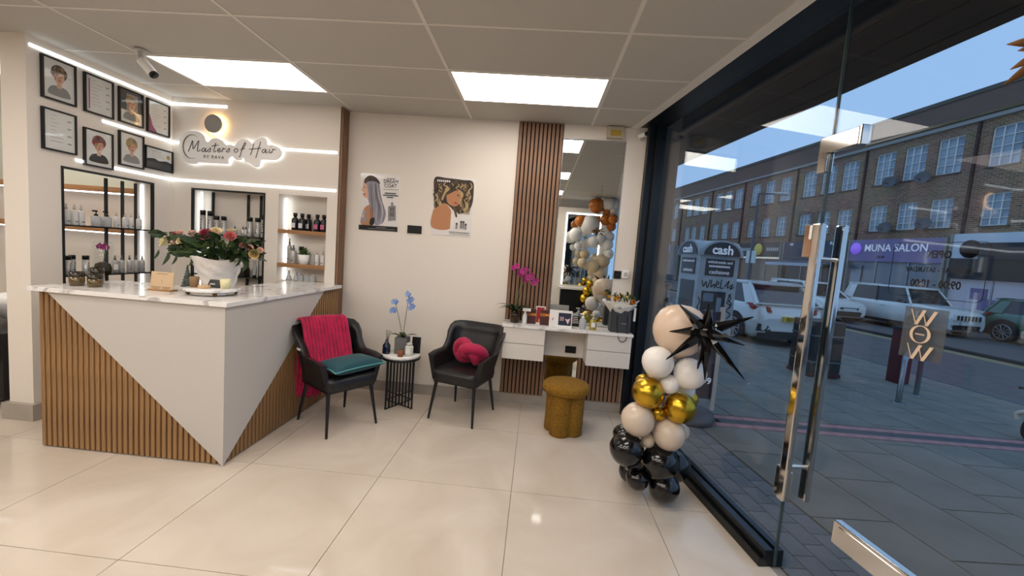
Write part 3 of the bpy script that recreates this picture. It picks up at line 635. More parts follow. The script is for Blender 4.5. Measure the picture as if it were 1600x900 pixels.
# framed alcove niche
g = 'bottles in the framed alcove niche'
for k, (x, h) in enumerate(((-3.515, 0.24), (-3.435, 0.235), (-3.365, 0.19), (-3.285, 0.19))): bottle(x, 4.12, 1.535, 0.026, h, 'silver', ordn[k] + ' black-capped silver can from the left above the bouquet', g)
for k, x in enumerate((-3.165, -3.075, -3.045)): bottle(x, 4.12, 1.535, 0.022, 0.10, 'mist', ordn[k] + ' short silver bottle in the middle of framed alcove niche', g)
for k, (x, h) in enumerate(((-2.995, 0.20), (-2.91, 0.20), (-2.845, 0.235))): bottle(x, 4.11, 1.535, 0.027, h, 'silver', ordn[k] + ' black-capped silver can at the right above the bouquet', g)
def tube_bottle(x, y, z, h, label, grp):
    c = thing('cosmetic_tube', label, 'tube', (x, y, z), 0, grp)
    MB().lathe([(0, 0), (0.018, 0), (0.018, 0.025), (0, 0.025)], (x, y, z), 14).build('cap', BLACKP, c)
    rings = []
    for v in range(6):
        q = v/5; rings.append([(x + (0.022 + 0.006*q)*math.cos(a*PI/8), y + (0.022 - 0.020*q)*math.sin(a*PI/8), z + 0.025 + (h - 0.025)*q) for a in range(16)])
    MB().loft(rings).build('body', mat('silver_tube', '#c9c9c9', 0.18, metal=0.8), c)
tube_bottle(-2.935, 4.11, 1.115, 0.18, 'left of two silver cosmetic tubes beside the bouquet', 'silver tubes'); tube_bottle(-2.86, 4.11, 1.115, 0.185, 'right of two silver cosmetic tubes beside the bouquet', 'silver tubes')
c = thing('potted_orchid', 'small dark orchid pot on the lower alcove shelf', 'plant', (-3.07, 4.11, 1.115))
MB().box(-3.14, -3.02, 4.07, 4.16, 1.115, 1.205).build('pot', mat('dark_pot', '#241d1a', 0.25), c, bevel=0.004)
mb = MB(); [orchid_flower(mb, (-3.05 + 0.012*k, 4.09, 1.27 + 0.022*k), 0.02, (0.2, -1, 0.3)) for k in range(4)]; mb.build('orchid_flowers', ORCH, c)
MB().tube(smooth([(-3.06, 4.11, 1.205), (-3.05, 4.11, 1.27), (-3.01, 4.1, 1.34)], 3), 0.003, 5).build('stem', STEMM, c)
# wooden-shelf niche
g = 'bottles in the wooden-shelf niche'
for k, (x, y, kd) in enumerate(((-2.505, 4.10, 'black'), (-2.43, 4.10, 'black'), (-2.40, 4.165, 'black'), (-2.27, 4.10, 'pink'), (-2.20, 4.10, 'pink'))): bottle(x, y, 1.638, 0.033, 0.175, kd, ['black bottle with white label, leftmost on upper oak shelf', 'black bottle with white label, second on upper oak shelf', 'black bottle tucked behind others on upper oak shelf', 'black bottle with pink label, left of pair on upper oak shelf', 'black bottle with pink label, right of pair on upper oak shelf'][k], g)
c = bottle(-2.575, 4.13, 1.293, 0.022, 0.26, 'mist', 'tall gold-footed spray bottle on the lower oak shelf', g)
bottle(-2.52, 4.11, 1.293, 0.033, 0.19, 'mist', 'wide grey bottle beside the succulent on lower oak shelf', g)
bottle(-2.465, 4.16, 1.293, 0.026, 0.18, 'silver', 'silver can half hidden behind the succulent pot', g)
bottle(-2.265, 4.11, 1.293, 0.022, 0.155, 'white', 'small pale bottle right of the succulent on lower oak shelf', g)
bottle(-2.205, 4.11, 1.293, 0.022, 0.155, 'white', 'small pale bottle at the right end of lower oak shelf', g)
tag(MB().box(-2.37, -2.31, 4.14, 4.18, 1.293, 1.40).build('product_carton', GREYP, bevel=0.002), 'pale carton behind the succulent pot', 'box')
c = thing('potted_succulent', 'leafy green plant in a white pot on lower oak shelf', 'plant', (-2.40, 4.10, 1.293))
MB().lathe([(0, 0), (0.04, 0), (0.056, 0.10), (0.052, 0.10), (0.05, 0.085), (0, 0.085)], (-2.40, 4.10, 1.293), 20).build('pot', WHITE, c)
ls = leaf_mesh(0.055, 0.035, LEAF2).build('leaf', mat('fresh_leaf', '#47672f', 0.5), c, local=True); ls.location = (0, -0.01, 0.1)
for k in range(24):
    a = k*2.4; o = inst(ls, 'leaf', c, (0.02*math.cos(a) + random.uniform(-.03, .03), 0.02*math.sin(a), 0.09 + 0.02*(k % 3))); o.rotation_euler = (random.uniform(0.2, 1.2), 0, a)
g = 'clear glass bottles on the white ledge'
for k, (x, w_) in enumerate(((-2.555, 0.03), (-2.475, 0.028), (-2.425, 0.026), (-2.36, 0.028), (-2.30, 0.026))):
    c = thing('perfume_bottle', ordn[k] + ' clear glass perfume bottle from the left on white ledge', 'bottle', (x, 4.10, 1.115), 0, g)
    if k < 2: MB().lathe([(0, 0), (w_, 0), (w_, 0.02), (0.011, 0.06), (0.011, 0.085), (0, 0.085)], (x, 4.10, 1.115), 16).build('body', CLEARB, c)
    else: MB().box(x - w_, x + w_, 4.085, 4.125, 1.115, 1.18).build('body', CLEARB, c, bevel=0.004)
    MB().lathe([(0, 0), (0.010, 0), (0.010, 0.02), (0, 0.02)], (x, 4.10, 1.20 if k < 2 else 1.18), 12).build('stopper', GREYP, c)

# ================================================================== CERTIFICATES AND SIGN
SKIN = mat('print_skin', '#d7a98c', 0.4); SKIN2 = mat('print_tan', '#b98058', 0.4); HBR = mat('print_brown_hair', '#5b4432', 0.4); HRED = mat('print_red_hair', '#8e3a34', 0.4); HBL = mat('print_blonde_hair', '#b39a6c', 0.4); HSIL = mat('print_silver_hair', '#a7a2ad', 0.4, c2='#817d8b', nscale=5, stretch=(14, 1, 1.2)); HDK = mat('print_dark_hair', '#2e2723', 0.4, c2='#4b3a2c', nscale=12); LIPS = mat('print_lips', '#a3393f', 0.4); PBG = mat('print_white', '#e4dfda', 0.25, coat=0.6); PGREY = mat('print_grey', '#8b8886', 0.4); PBLK = mat('print_black', '#141316', 0.4); PPINK = mat('print_pink', '#a04c74', 0.4); PGOLD = mat('print_gold', '#b49345', 0.4); PDARK = mat('print_charcoal', '#3b3c40', 0.4)
PAL = [PBG, SKIN, HBR, HRED, HBL, PGREY, PBLK, PPINK, PGOLD, PDARK, LIPS, SKIN2, HSIL, HDK]
class Art:      # flat printed artwork: layered shapes in a plane, u right, v up
    def __init__(s, fr): s.mb = MB(); s.mb.M = fr; s.k = 0
    def poly(s, pts, mi): s.k += 1; z = 0.00025*s.k; s.mb.add([(p[0], p[1], z) for p in pts], [tuple(range(len(pts)))], mi); return s
    def ell(s, cx, cy, rx, ry, mi, n=20, rot=0):
        c_, s_ = math.cos(rot), math.sin(rot)
        return s.poly([(cx + rx*math.cos(2*PI*i/n)*c_ - ry*math.sin(2*PI*i/n)*s_, cy + rx*math.cos(2*PI*i/n)*s_ + ry*math.sin(2*PI*i/n)*c_) for i in range(n)], mi)
    def rect(s, x0, x1, y0, y1, mi): return s.poly([(x0, y0), (x1, y0), (x1, y1), (x0, y1)], mi)
    def strand(s, pts, w_, mi):       # tapered curved lock of hair
        P = smooth(pts, 4); n = len(P); L = []; R_ = []
        for i in range(n):
            t_ = (P[min(i+1, n-1)] - P[max(i-1, 0)]).normalized(); ww = w_*math.sin(PI*(0.12 + 0.84*i/(n-1)))
            L.append((P[i].x - t_.y*ww, P[i].y + t_.x*ww)); R_.append((P[i].x + t_.y*ww, P[i].y - t_.x*ww))
        s.k += 0.2; z = 0.00025*s.k; m_ = len(L)
        s.mb.add([(p[0], p[1], z) for p in L + R_], [(i, i+1, m_+i+1, m_+i) for i in range(m_-1)], mi); return s
    def blob(s, pts, mi, k=5): return s.poly([(p.x, p.y) for p in smooth(pts, k, True)], mi)
def portrait(a, w_, h, hair, top=0.1, dark=False):
    cy = h*top
    a.blob([(-w_*0.36, -h*0.30), (-w_*0.2, -h*0.16), (w_*0.2, -h*0.16), (w_*0.36, -h*0.30), (w_*0.3, -h*0.40), (-w_*0.3, -h*0.40)], 6 if dark else 5)
    a.rect(-w_*0.075, w_*0.075, -h*0.2, cy, 1)
    a.ell(0, cy + h*0.10, w_*0.26, h*0.20, hair); a.ell(0, cy + h*0.0, w_*0.17, h*0.175, 1)
    a.blob([(-w_*0.27, cy + h*0.05), (-w_*0.2, cy + h*0.2), (0, cy + h*0.27), (w_*0.22, cy + h*0.2), (w_*0.27, cy + h*0.06), (w_*0.16, cy + h*0.1), (0, cy + h*0.08), (-w_*0.17, cy + h*0.02)], hair)
    rs_ = random.Random(int(hair*7 + w_*1000))
    for k in range(26):
        q_ = rs_.uniform(-1, 1); a.strand([(q_*w_*0.05, cy + h*(0.26 - 0.02*abs(q_))), (q_*w_*0.20, cy + h*0.22), (q_*w_*0.26 + rs_.uniform(-.02, .02)*w_, cy + h*(0.10 + 0.06*rs_.random()))], w_*rs_.uniform(0.006, 0.014), rs_.choice((hair, 2, 5, 9 if dark else 4)))
    a.ell(w_*0.06, cy - h*0.02, w_*0.10, h*0.12, 1); a.ell(-w_*0.13, cy - h*0.02, w_*0.03, h*0.09, 11)
    for sx in (-1, 1): a.ell(sx*w_*0.075, cy + h*0.015, w_*0.03, h*0.010, 6, 10); a.rect(sx*w_*0.075 - w_*0.04, sx*w_*0.075 + w_*0.04, cy + h*0.035, cy + h*0.043, 2)
    a.poly([(-w_*0.012, cy + h*0.01), (w_*0.012, cy + h*0.01), (w_*0.03, cy - h*0.055), (-w_*0.03, cy - h*0.055)], 11); a.ell(0, cy - h*0.10, w_*0.05, h*0.014, 10, 10)
def certlines(a, w_, h, seed, stripe=None):
    rd = random.Random(seed)
    for k in range(8): y = h*(0.38 - 0.095*k); L = rd.uniform(0.15, 0.45)*w_; a.rect(-w_*0.30, -w_*0.30 + L, y, y + h*0.008, 5)
    for k in range(4): y = h*(0.30 - 0.2*k); a.rect(w_*0.25, w_*0.38, y, y + h*0.03, 5)
    if stripe: a.rect(-w_*0.40, -w_*0.36, -h*0.42, h*0.42, stripe)
FR = [(2.945, 3.175, 2.472, 2.785, 'hair', 'framed black and white portrait of a person with swept hair, top left', 2), (3.235, 3.466, 2.466, 2.778, 'cert', 'framed white certificate with a pink stripe down its left', 7), (3.513, 3.738, 2.472, 2.775, 'hairdark', 'framed portrait on a dark background, third in top row', 4), (3.776, 4.013, 2.462, 2.772, 'certp', 'framed certificate with pink lower corner, right end of top row', 7),
      (2.943, 3.173, 2.092, 2.404, 'cert', 'framed plain white certificate below the swept-hair portrait', None), (3.228, 3.460, 2.032, 2.338, 'hair2', 'framed portrait of a person with short red hair', 3), (3.512, 3.742, 2.094, 2.398, 'hair', 'framed portrait of a person with blonde fringe', 4), (3.754, 4.050, 2.119, 2.332, 'land', 'small landscape certificate with gold seal beside the corner', None)]
for i, (y0, y1, z0, z1, kd, lb, hc) in enumerate(FR):
    c = thing('picture_frame', lb, 'picture frame', (XW, (y0+y1)/2, z0), 0, 'framed certificates and portraits'); b_ = 0.012
    fr = MB(); d = 0.022
    fr.box(XW, XW + d, y0, y0 + b_, z0, z1).box(XW, XW + d, y1 - b_, y1, z0, z1).box(XW, XW + d, y0 + b_, y1 - b_, z0, z0 + b_).box(XW, XW + d, y0 + b_, y1 - b_, z1 - b_, z1)
    fr.build('moulding', BLACKP, c)
    w_, h = y1 - y0 - 2*b_, z1 - z0 - 2*b_
    a = Art(frame_yz(XW + 0.012, (y0+y1)/2, (z0+z1)/2)); a.rect(-w_/2, w_/2, -h/2, h/2, 0)
    if kd == 'hairdark': a.rect(-w_/2, w_/2, -h*0.12, h/2, 9); a.rect(-w_*0.22, w_*0.3, -h*0.1, h*0.42, 5)
    if kd in ('hair', 'hair2', 'hairdark'): portrait(a, w_, h, hc, 0.1, kd == 'hair2')
    elif kd == 'land':
        a.rect(-w_/2, w_/2, -h/2, -h*0.08, 9); a.blob([(-w_*0.5, -h*0.1), (-w_*0.2, 0), (0, -h*0.08), (w_*0.3, -h*0.02), (w_*0.5, -h*0.12), (w_*0.3, -h*0.2), (-w_*0.3, -h*0.2)], 6); a.ell(w_*0.36, h*0.2, w_*0.075, w_*0.075, 8)
        for k in range(3): a.rect(-w_*0.3, w_*(0.1 + 0.06*k), h*(0.34 - 0.12*k), h*(0.36 - 0.12*k), 5)
    else:
        certlines(a, w_, h, i, hc if kd == 'cert' else None)
        if kd == 'certp': a.blob([(-w_*0.5, -h*0.5), (-w_*0.5, h*0.05), (-w_*0.38, -h*0.1), (-w_*0.3, -h*0.3), (-w_*0.1, -h*0.5)], 7)
    a.mb.build('print', PAL, c)
    MB().add([(XW + 0.019, y0 + b_, z0 + b_), (XW + 0.019, y1 - b_, z0 + b_), (XW + 0.019, y1 - b_, z1 - b_), (XW + 0.019, y0 + b_, z1 - b_)], [(0, 1, 2, 3)]).build('glazing', GLASS2, c)
# sign
def SG(u, v): return Vector((-3.805 + (u - 148)*0.0013005, 0, 2.815 - (v - 215)*0.00132 + (u - 148)*0.0000735))
YS = YA - 0.045
so = [(240,520),(250,470),(290,438),(340,428),(400,437),(440,465),(465,512),(500,490),(545,482),(590,502),(612,527),(660,530),(690,535),(715,505),(760,485),(800,500),(822,520),(850,503),(880,485),(910,475),(937,492),(947,530),(985,530),(1048,555),(1058,590),(1040,622),(1000,640),(902,640),(890,660),(880,685),(855,692),(830,680),(810,665),(775,650),(755,622),(735,640),(700,640),(665,615),(637,635),(630,665),(610,670),(400,662),(380,672),(330,672),(280,655),(250,610),(240,565)]
sg = thing('wall_sign', 'white cut-out salon name sign with black script lettering', 'sign', (-3.1, YA, 2.4))
pts = smooth([SG(u, v) for u, v in so], 3, True)
MB().prism([(p.x, YS, p.z) for p in pts], (0, 0.022, 0)).build('sign_board', mat('sign_white', '#efece8', 0.3), sg)
cx_ = sum(p.x for p in pts)/len(pts); cz_ = sum(p.z for p in pts)/len(pts)
MB().tube([(p.x + (cx_ - p.x)*0.02, YS + 0.030, p.z + (cz_ - p.z)*0.06) for p in pts[::2]], 0.005, 5, closed=True).build('backlight', LED, sg)
for q in ((330, 560), (560, 560), (760, 560), (960, 590)): P = SG(*q); MB().cyl((P.x, YS + 0.02, P.z), (P.x, YA, P.z), 0.008, n=8).build('standoff', GREYP, sg)
GL = {'M': ([[(0.0, 0.0), (0.5, 1.4), (0.95, 2.75), (1.0, 1.6), (1.1, 0.65), (1.7, 1.7), (2.35, 2.7), (2.15, 1.4), (2.05, 0.25), (2.4, 0.1), (2.7, 0.5)]], 2.75),
 'a': ([[(0.95, 0.85), (0.6, 1.0), (0.2, 0.7), (0.1, 0.3), (0.35, 0.0), (0.7, 0.3), (1.0, 0.9), (0.9, 0.3), (1.05, 0.0), (1.4, 0.3)]], 1.35), 's': ([[(-0.1, 0.2), (0.4, 0.8), (0.65, 1.05), (0.65, 0.6), (0.6, 0.2), (0.3, 0.0), (0.05, 0.1)]], 1.0),
 't': ([[(0.75, 2.3), (0.45, 1.0), (0.3, 0.25), (0.5, 0.0), (0.85, 0.35)], [(-0.2, 1.5), (0.5, 1.6), (1.3, 1.75)]], 0.95), 'e': ([[(0.1, 0.35), (0.55, 0.5), (0.75, 0.85), (0.5, 1.0), (0.2, 0.65), (0.2, 0.15), (0.5, 0.0), (0.95, 0.4)]], 1.0),
 'r': ([[(0.05, 0.0), (0.2, 0.6), (0.35, 1.1), (0.5, 0.85), (0.95, 0.95)]], 1.0), 'o': ([[(0.5, 1.0), (0.15, 0.7), (0.15, 0.2), (0.5, 0.0), (0.85, 0.35), (0.85, 0.8), (0.5, 1.0), (0.9, 0.85)]], 1.05),
 'f': ([[(0.0, -1.0), (0.25, -1.0), (0.5, 0.0), (0.85, 1.4), (1.25, 2.4), (1.5, 2.3), (1.2, 1.5), (0.7, 0.9)], [(0.3, 0.75), (0.9, 0.85), (1.3, 1.0)]], 1.6), 'H': ([[(1.0, 2.2), (0.7, 0.8), (0.3, -0.6)], [(2.5, 2.7), (2.0, 0.8), (1.5, -1.3)], [(0.0, 0.85), (1.4, 1.0), (2.6, 1.15)]], 2.6), 'i': ([[(0.3, 1.0), (0.2, 0.3), (0.35, 0.0), (0.7, 0.3)], [(0.55, 1.55), (0.62, 1.62)]], 0.7), ' ': ([], 0.55)}
u0 = 316; ue = 28.5; SBLK = mat('sign_black', '#101010', 0.4)
for ch in 'Masters of Hair':
    st, adv = GL[ch]; mb = MB()
    for si, s_ in enumerate(st):
        if ch == 'i' and si == 1: mb.build('script_letter', SBLK, sg); mb = MB()
        pp = [SG(u0 + x*ue*1.26, 583 - z*ue*(1.05 if ch in 'MHft' else 1.0) + (u0 - 316)*0.012) for x, z in s_]; sp = smooth([(p.x, YS - 0.002, p.z) for p in pp], 4)
        mb.tube(sp, [0.0032]*len(sp), 5)
    if st: mb.build('script_letter' if ch != 'i' else 'letter_dot', SBLK, sg)
    u0 += adv*ue*1.345
arc = [SG(345 + 72*math.cos(math.radians(a)), 545 - 88*math.sin(math.radians(a))) for a in range(50, 300, 10)]
MB().tube([(p.x, YS - 0.002, p.z) for p in arc], [0.001 + 0.005*math.sin(PI*i/24) for i in range(25)], 6).build('gold_crescent', mat('brass', '#8a7348', 0.35, metal=0.8), sg)
P = SG(522, 623); text('small_lettering', 'BY RAVA', 0.043, frame_xz(P.x, YS - 0.001, P.z), mat('sign_grey', '#4a4744', 0.5), sg, 0.001, spacing=1.35)
# round halo lamp
lp = thing('wall_lamp', 'round grey disc wall lamp with amber halo above the sign', 'wall lamp', (-3.32, YA, 2.628))
LM = Matrix.Translation(Vector((-3.32, YA, 2.628))) @ Matrix.Rotation(PI/2, 4, 'X')
mb = MB(); mb.M = LM; mb.lathe([(0, 0.050), (0.088, 0.050), (0.090, 0.052), (0.090, 0.060), (0.086, 0.064), (0, 0.064)], n=40); mb.build('disc', mat('lamp_grey', '#8f8b86', 0.6), lp)
mb = MB(); mb.M = LM; mb.lathe([(0.084, 0.014), (0.097, 0.014), (0.097, 0.030), (0.084, 0.030)], n=40, caps=False); mb.build('halo_led', HALO, lp)
mb = MB(); mb.M = LM; mb.lathe([(0, 0.0), (0.05, 0.0), (0.05, 0.05), (0, 0.05)], n=24); mb.build('mount', GREYP, lp)

# ================================================================== BACK WALL: posters, sockets, mirror
def poster(name, label, x0, x1, z0, z1, tilt=0):
    c = thing(name, label, 'poster', ((x0+x1)/2, YB, (z0+z1)/2)); w_, h = x1 - x0, z1 - z0
    F = frame_xz((x0+x1)/2, YB - 0.003, (z0+z1)/2) @ Matrix.Rotation(tilt, 4, 'Z')
    sh = MB(); sh.M = F; sh.box(-w_/2, w_/2, -h/2, h/2, -0.002, 0.0); sh.build('paper_sheet', PAPER, c)
    return c, F, w_, h
c, F, w_, h = poster('poster', 'poster of a person with long silver hair beside a bottle', -1.885, -1.472, 1.70, 2.283, 0.01)
a = Art(F @ Matrix.Translation(Vector((0, 0, 0.0004)))); a.rect(-w_/2, w_/2, -h/2, h/2, 0)
def pv(u, v): return (-w_/2 + w_*u, h/2 - h*v)      # u right, v down, both 0..1
def ar(pts): return [pv(*q) for q in pts]
a.blob(ar([(0.05, 0.90), (0.10, 0.66), (0.20, 0.57), (0.34, 0.55), (0.40, 0.72), (0.34, 0.90)]), 11)          # shoulder
a.blob(ar([(0.20, 0.20), (0.09, 0.14), (0.07, 0.25), (0.04, 0.30), (0.09, 0.35), (0.10, 0.42), (0.18, 0.44), (0.26, 0.50), (0.34, 0.40), (0.32, 0.16)]), 1)   # face
a.blob(ar([(0.10, 0.13), (0.20, 0.05), (0.34, 0.05), (0.47, 0.12), (0.52, 0.30), (0.58, 0.48), (0.68, 0.66), (0.66, 0.80), (0.56, 0.89), (0.40, 0.89), (0.36, 0.66), (0.24, 0.52), (0.20, 0.30), (0.16, 0.20)]), 12)   # hair
a.blob(ar([(0.10, 0.13), (0.20, 0.05), (0.34, 0.05), (0.47, 0.12), (0.50, 0.18), (0.36, 0.14), (0.20, 0.15), (0.14, 0.19)]), 13)
rs = random.Random(2)
for k in range(26):
    u = rs.uniform(0.0, 1.0); x0 = 0.24 + 0.22*u; x1 = 0.28 + 0.36*u
    a.strand([pv(x0, 0.15 + 0.05*rs.random()), pv(x0 + 0.02 + 0.05*u, 0.40), pv(x1, 0.62), pv(x1 - 0.02*rs.random(), 0.86)], rs.uniform(0.0012, 0.003), rs.choice((5, 5, 12, 0, 9)))
a.rect(*[q for q in (pv(0.09, 0)[0], pv(0.14, 0)[0])], pv(0, 0.255)[1], pv(0, 0.245)[1], 6); a.ell(*pv(0.115, 0.375), 0.016, 0.006, 10, 12)
a.blob(ar([(0.30, 0.80), (0.40, 0.78), (0.38, 0.90), (0.28, 0.90)]), 6)
a.blob(ar([(0.06, 0.83), (0.08, 0.70), (0.14, 0.66), (0.18, 0.70), (0.18, 0.86), (0.10, 0.86)]), 12); a.ell(*pv(0.09, 0.76), 0.012, 0.02, 1, 12)
a.rect(-w_/2, w_/2, -h/2, -h/2 + h*0.085, 6)
a.poly(ar([(0.74, 0.56), (0.93, 0.54), (0.95, 0.80), (0.75, 0.82)]), 5); a.rect(pv(0.81, 0)[0], pv(0.87, 0)[0], pv(0, 0.55)[1], pv(0, 0.49)[1], 5)
for k in range(2): y = pv(0, 0.235 + 0.0)[1] - 0.012 - 0.0; 
for k, (l, r_) in enumerate(((0.60, 0.98), (0.64, 0.93), (0.60, 0.98), (0.69, 0.86))): v = (0.262, 0.325, 0.36, 0.395)[k]; a.rect(pv(l, 0)[0], pv(r_, 0)[0], pv(0, v + (0.008 if k == 0 else 0.018))[1], pv(0, v)[1], 9 if k else 5)
a.rect(pv(0.68, 0)[0], pv(0.9, 0)[0], pv(0, 0.085)[1], pv(0, 0.072)[1], 5); a.rect(pv(0.45, 0)[0], pv(0.70, 0)[0], pv(0, 0.95)[1], pv(0, 0.94)[1], 5); a.rect(pv(0.25, 0)[0], pv(0.95, 0)[0], pv(0, 0.975)[1], pv(0, 0.968)[1], 5)
a.mb.build('print', PAL, c)
TF = lambda u, v: F @ Matrix.Translation(Vector((*pv(u, v), 0.006)))
text('headline', 'DREAM', 0.052, TF(0.79, 0.130), PDARK, c, 0.0002, xs=0.92); text('headline', 'COAT', 0.052, TF(0.78, 0.205), PDARK, c, 0.0002, xs=0.92)
for k in range(3): text('bottle_letter', 'WOW'[k], 0.050, TF(0.845, 0.605 + 0.055*k), PBLK, c, 0.0002, xs=1.1)
c, F, w_, h = poster('poster', 'poster of a person with tousled brown wavy hair over bare shoulder', -1.112, -0.697, 1.702, 2.295, -0.012)
a = Art(F @ Matrix.Translation(Vector((0, 0, 0.0004)))); a.rect(-w_/2, w_/2, -h/2, h/2, 0)
a.blob(ar([(0.0, 0.03), (0.3, 0.02), (0.7, 0.03), (0.95, 0.05), (0.99, 0.25), (0.97, 0.45), (0.85, 0.58), (0.70, 0.60), (0.62, 0.62), (0.30, 0.45), (0.05, 0.55), (0.01, 0.30)]), 13)
a.blob(ar([(0.01, 0.88), (0.01, 0.60), (0.10, 0.53), (0.28, 0.45), (0.42, 0.52), (0.48, 0.62), (0.47, 0.88)]), 11)
a.poly(ar([(0.47, 0.58), (0.60, 0.58), (0.80, 0.70), (0.99, 0.56), (0.99, 0.92), (0.47, 0.90)]), 0)
a.blob(ar([(0.34, 0.26), (0.50, 0.20), (0.66, 0.22), (0.74, 0.34), (0.66, 0.44), (0.56, 0.49), (0.42, 0.47), (0.34, 0.40)]), 11)
a.blob(ar([(0.30, 0.20), (0.50, 0.08), (0.75, 0.10), (0.80, 0.22), (0.62, 0.20), (0.52, 0.23), (0.40, 0.28), (0.33, 0.30)]), 13)
for (pp, mi) in (([(0.08, 0.12), (0.2, 0.22), (0.12, 0.34), (0.22, 0.46), (0.16, 0.50), (0.07, 0.36), (0.13, 0.24)], 4), ([(0.60, 0.20), (0.74, 0.26), (0.72, 0.40), (0.80, 0.52), (0.74, 0.54), (0.66, 0.42), (0.68, 0.30)], 4), ([(0.86, 0.14), (0.94, 0.30), (0.88, 0.42), (0.93, 0.54), (0.87, 0.55), (0.82, 0.42), (0.88, 0.30)], 4), ([(0.34, 0.12), (0.40, 0.20), (0.30, 0.28), (0.24, 0.40), (0.20, 0.38), (0.26, 0.26)], 4), ([(0.50, 0.50), (0.58, 0.54), (0.63, 0.66), (0.59, 0.67), (0.54, 0.58)], 2)): a.blob(ar(pp), mi, 4)
for k in range(60):
    side = rs.random()
    if side < 0.36: bx_, by_ = rs.uniform(0.02, 0.22), rs.uniform(0.06, 0.30)
    elif side < 0.62: bx_, by_ = rs.uniform(0.28, 0.74), rs.uniform(0.04, 0.14)
    else: bx_, by_ = rs.uniform(0.74, 0.92), rs.uniform(0.06, 0.32)
    ln = rs.uniform(0.10, 0.24) if not 0.36 <= side < 0.62 else rs.uniform(0.06, 0.12); wv = rs.uniform(0.03, 0.06)*rs.choice((-1, 1))
    a.strand([pv(bx_, by_), pv(bx_ + wv, by_ + ln*0.33), pv(bx_ - wv*0.6, by_ + ln*0.66), pv(bx_ + wv*0.5, by_ + ln)], rs.uniform(0.003, 0.007), rs.choice((4, 2, 2, 13, 6, 4)))
for k in range(10): q_ = rs.uniform(0, 1); a.strand([pv(0.66 + 0.25*q_, 0.40), pv(0.70 + 0.24*q_, 0.48), pv(0.64 + 0.28*q_, 0.56), pv(0.68 + 0.25*q_, 0.62)], 0.005, rs.choice((4, 2, 13)))
a.ell(*pv(0.57, 0.435), 0.02, 0.008, 10, 12, -0.3); a.ell(*pv(0.62, 0.30), 0.018, 0.004, 6, 10, -0.3)
for (u, v, hh) in ((0.63, 0.80, 0.07), (0.74, 0.76, 0.10), (0.80, 0.76, 0.10), (0.86, 0.80, 0.07)): a.rect(pv(u - 0.025, 0)[0], pv(u + 0.025, 0)[0], pv(0, v + hh)[1], pv(0, v)[1], 5); a.rect(pv(u - 0.022, 0)[0], pv(u + 0.022, 0)[0], pv(0, v)[1], pv(0, v - 0.03)[1], 6)
a.rect(pv(0.45, 0)[0], pv(0.97, 0)[0], pv(0, 0.938)[1], pv(0, 0.928)[1], 9); a.rect(pv(0.46, 0)[0], pv(0.97, 0)[0], pv(0, 0.968)[1], pv(0, 0.960)[1], 5)
a.mb.build('print', PAL, c)
smudge('headline', 0.14, 0.018, F @ Matrix.Translation(Vector((*pv(0.24, 0.075), 0.006))), PBG, c, 7)
def socket(label, x0, x1, z0, z1, y=YB):
    c = thing('wall_socket', label, 'socket', ((x0+x1)/2, y, (z0+z1)/2))
    MB().box(x0, x1, y - 0.012, y, z0, z1).build('plate', BLACKP, c, bevel=0.002)
    for k in (0.27, 0.73):
        xm = x0 + (x1 - x0)*k; MB().box(xm - 0.011, xm + 0.011, y - 0.014, y - 0.012, (z0+z1)/2 - 0.014, (z0+z1)/2 + 0.004).build('outlet', BLACKM, c)
socket('black double wall socket between the two posters', -1.364, -1.215, 1.698, 1.779)
socket('black wall socket in the white recess under the vanity', 0.36, 0.47, 0.60, 0.67, 4.168)
# tall mirror
mr = thing('wall_mirror', 'tall frameless wall mirror beside the wooden slat strip', 'mirror', (0.46, YB, 0.12))
MB().box(0.170, 0.775, YB - 0.006, YB - 0.001, 0.115, 2.745).build('glass', MIRROR, mr)
MB().box(0.166, 0.170, YB - 0.008, YB - 0.001, 0.115, 2.749).box(0.775, 0.779, YB - 0.008, YB - 0.001, 0.115, 2.749).box(0.170, 0.775, YB - 0.008, YB - 0.001, 2.745, 2.749).build('edge_trim', STEEL, mr)
c = thing('alarm_box', 'small beige alarm box with yellow label above the mirror', 'alarm', (0.66, YB, 2.83))
MB().box(0.585, 0.745, YB - 0.06, YB, 2.765, ZC - 0.004).build('case', mat('beige_plastic', '#b9ad97', 0.4), c, bevel=0.006); MB().box(0.615, 0.72, YB - 0.0615, YB - 0.06, 2.785, 2.84).build('yellow_label', mat('yellow_label', '#b79a3c', 0.5), c)
c = thing('light_switch', 'black switch plate right of the mirror', 'switch', (0.82, YB, 1.43))
MB().box(0.787, 0.858, YB - 0.012, YB, 1.395, 1.475).build('plate', BLACKP, c, bevel=0.002); MB().box(0.81, 0.835, YB - 0.015, YB - 0.012, 1.42, 1.45).build('rocker', BLACKM, c)
c = thing('call_button', 'small white wall control box right of black switch', 'control box', (0.90, YB, 1.44))
MB().box(0.866, 0.93, YB - 0.035, YB, 1.405, 1.49).build('case', WHITE, c, bevel=0.006); MB().box(0.88, 0.915, YB - 0.038, YB - 0.035, 1.425, 1.465).build('button', GREYP, c)

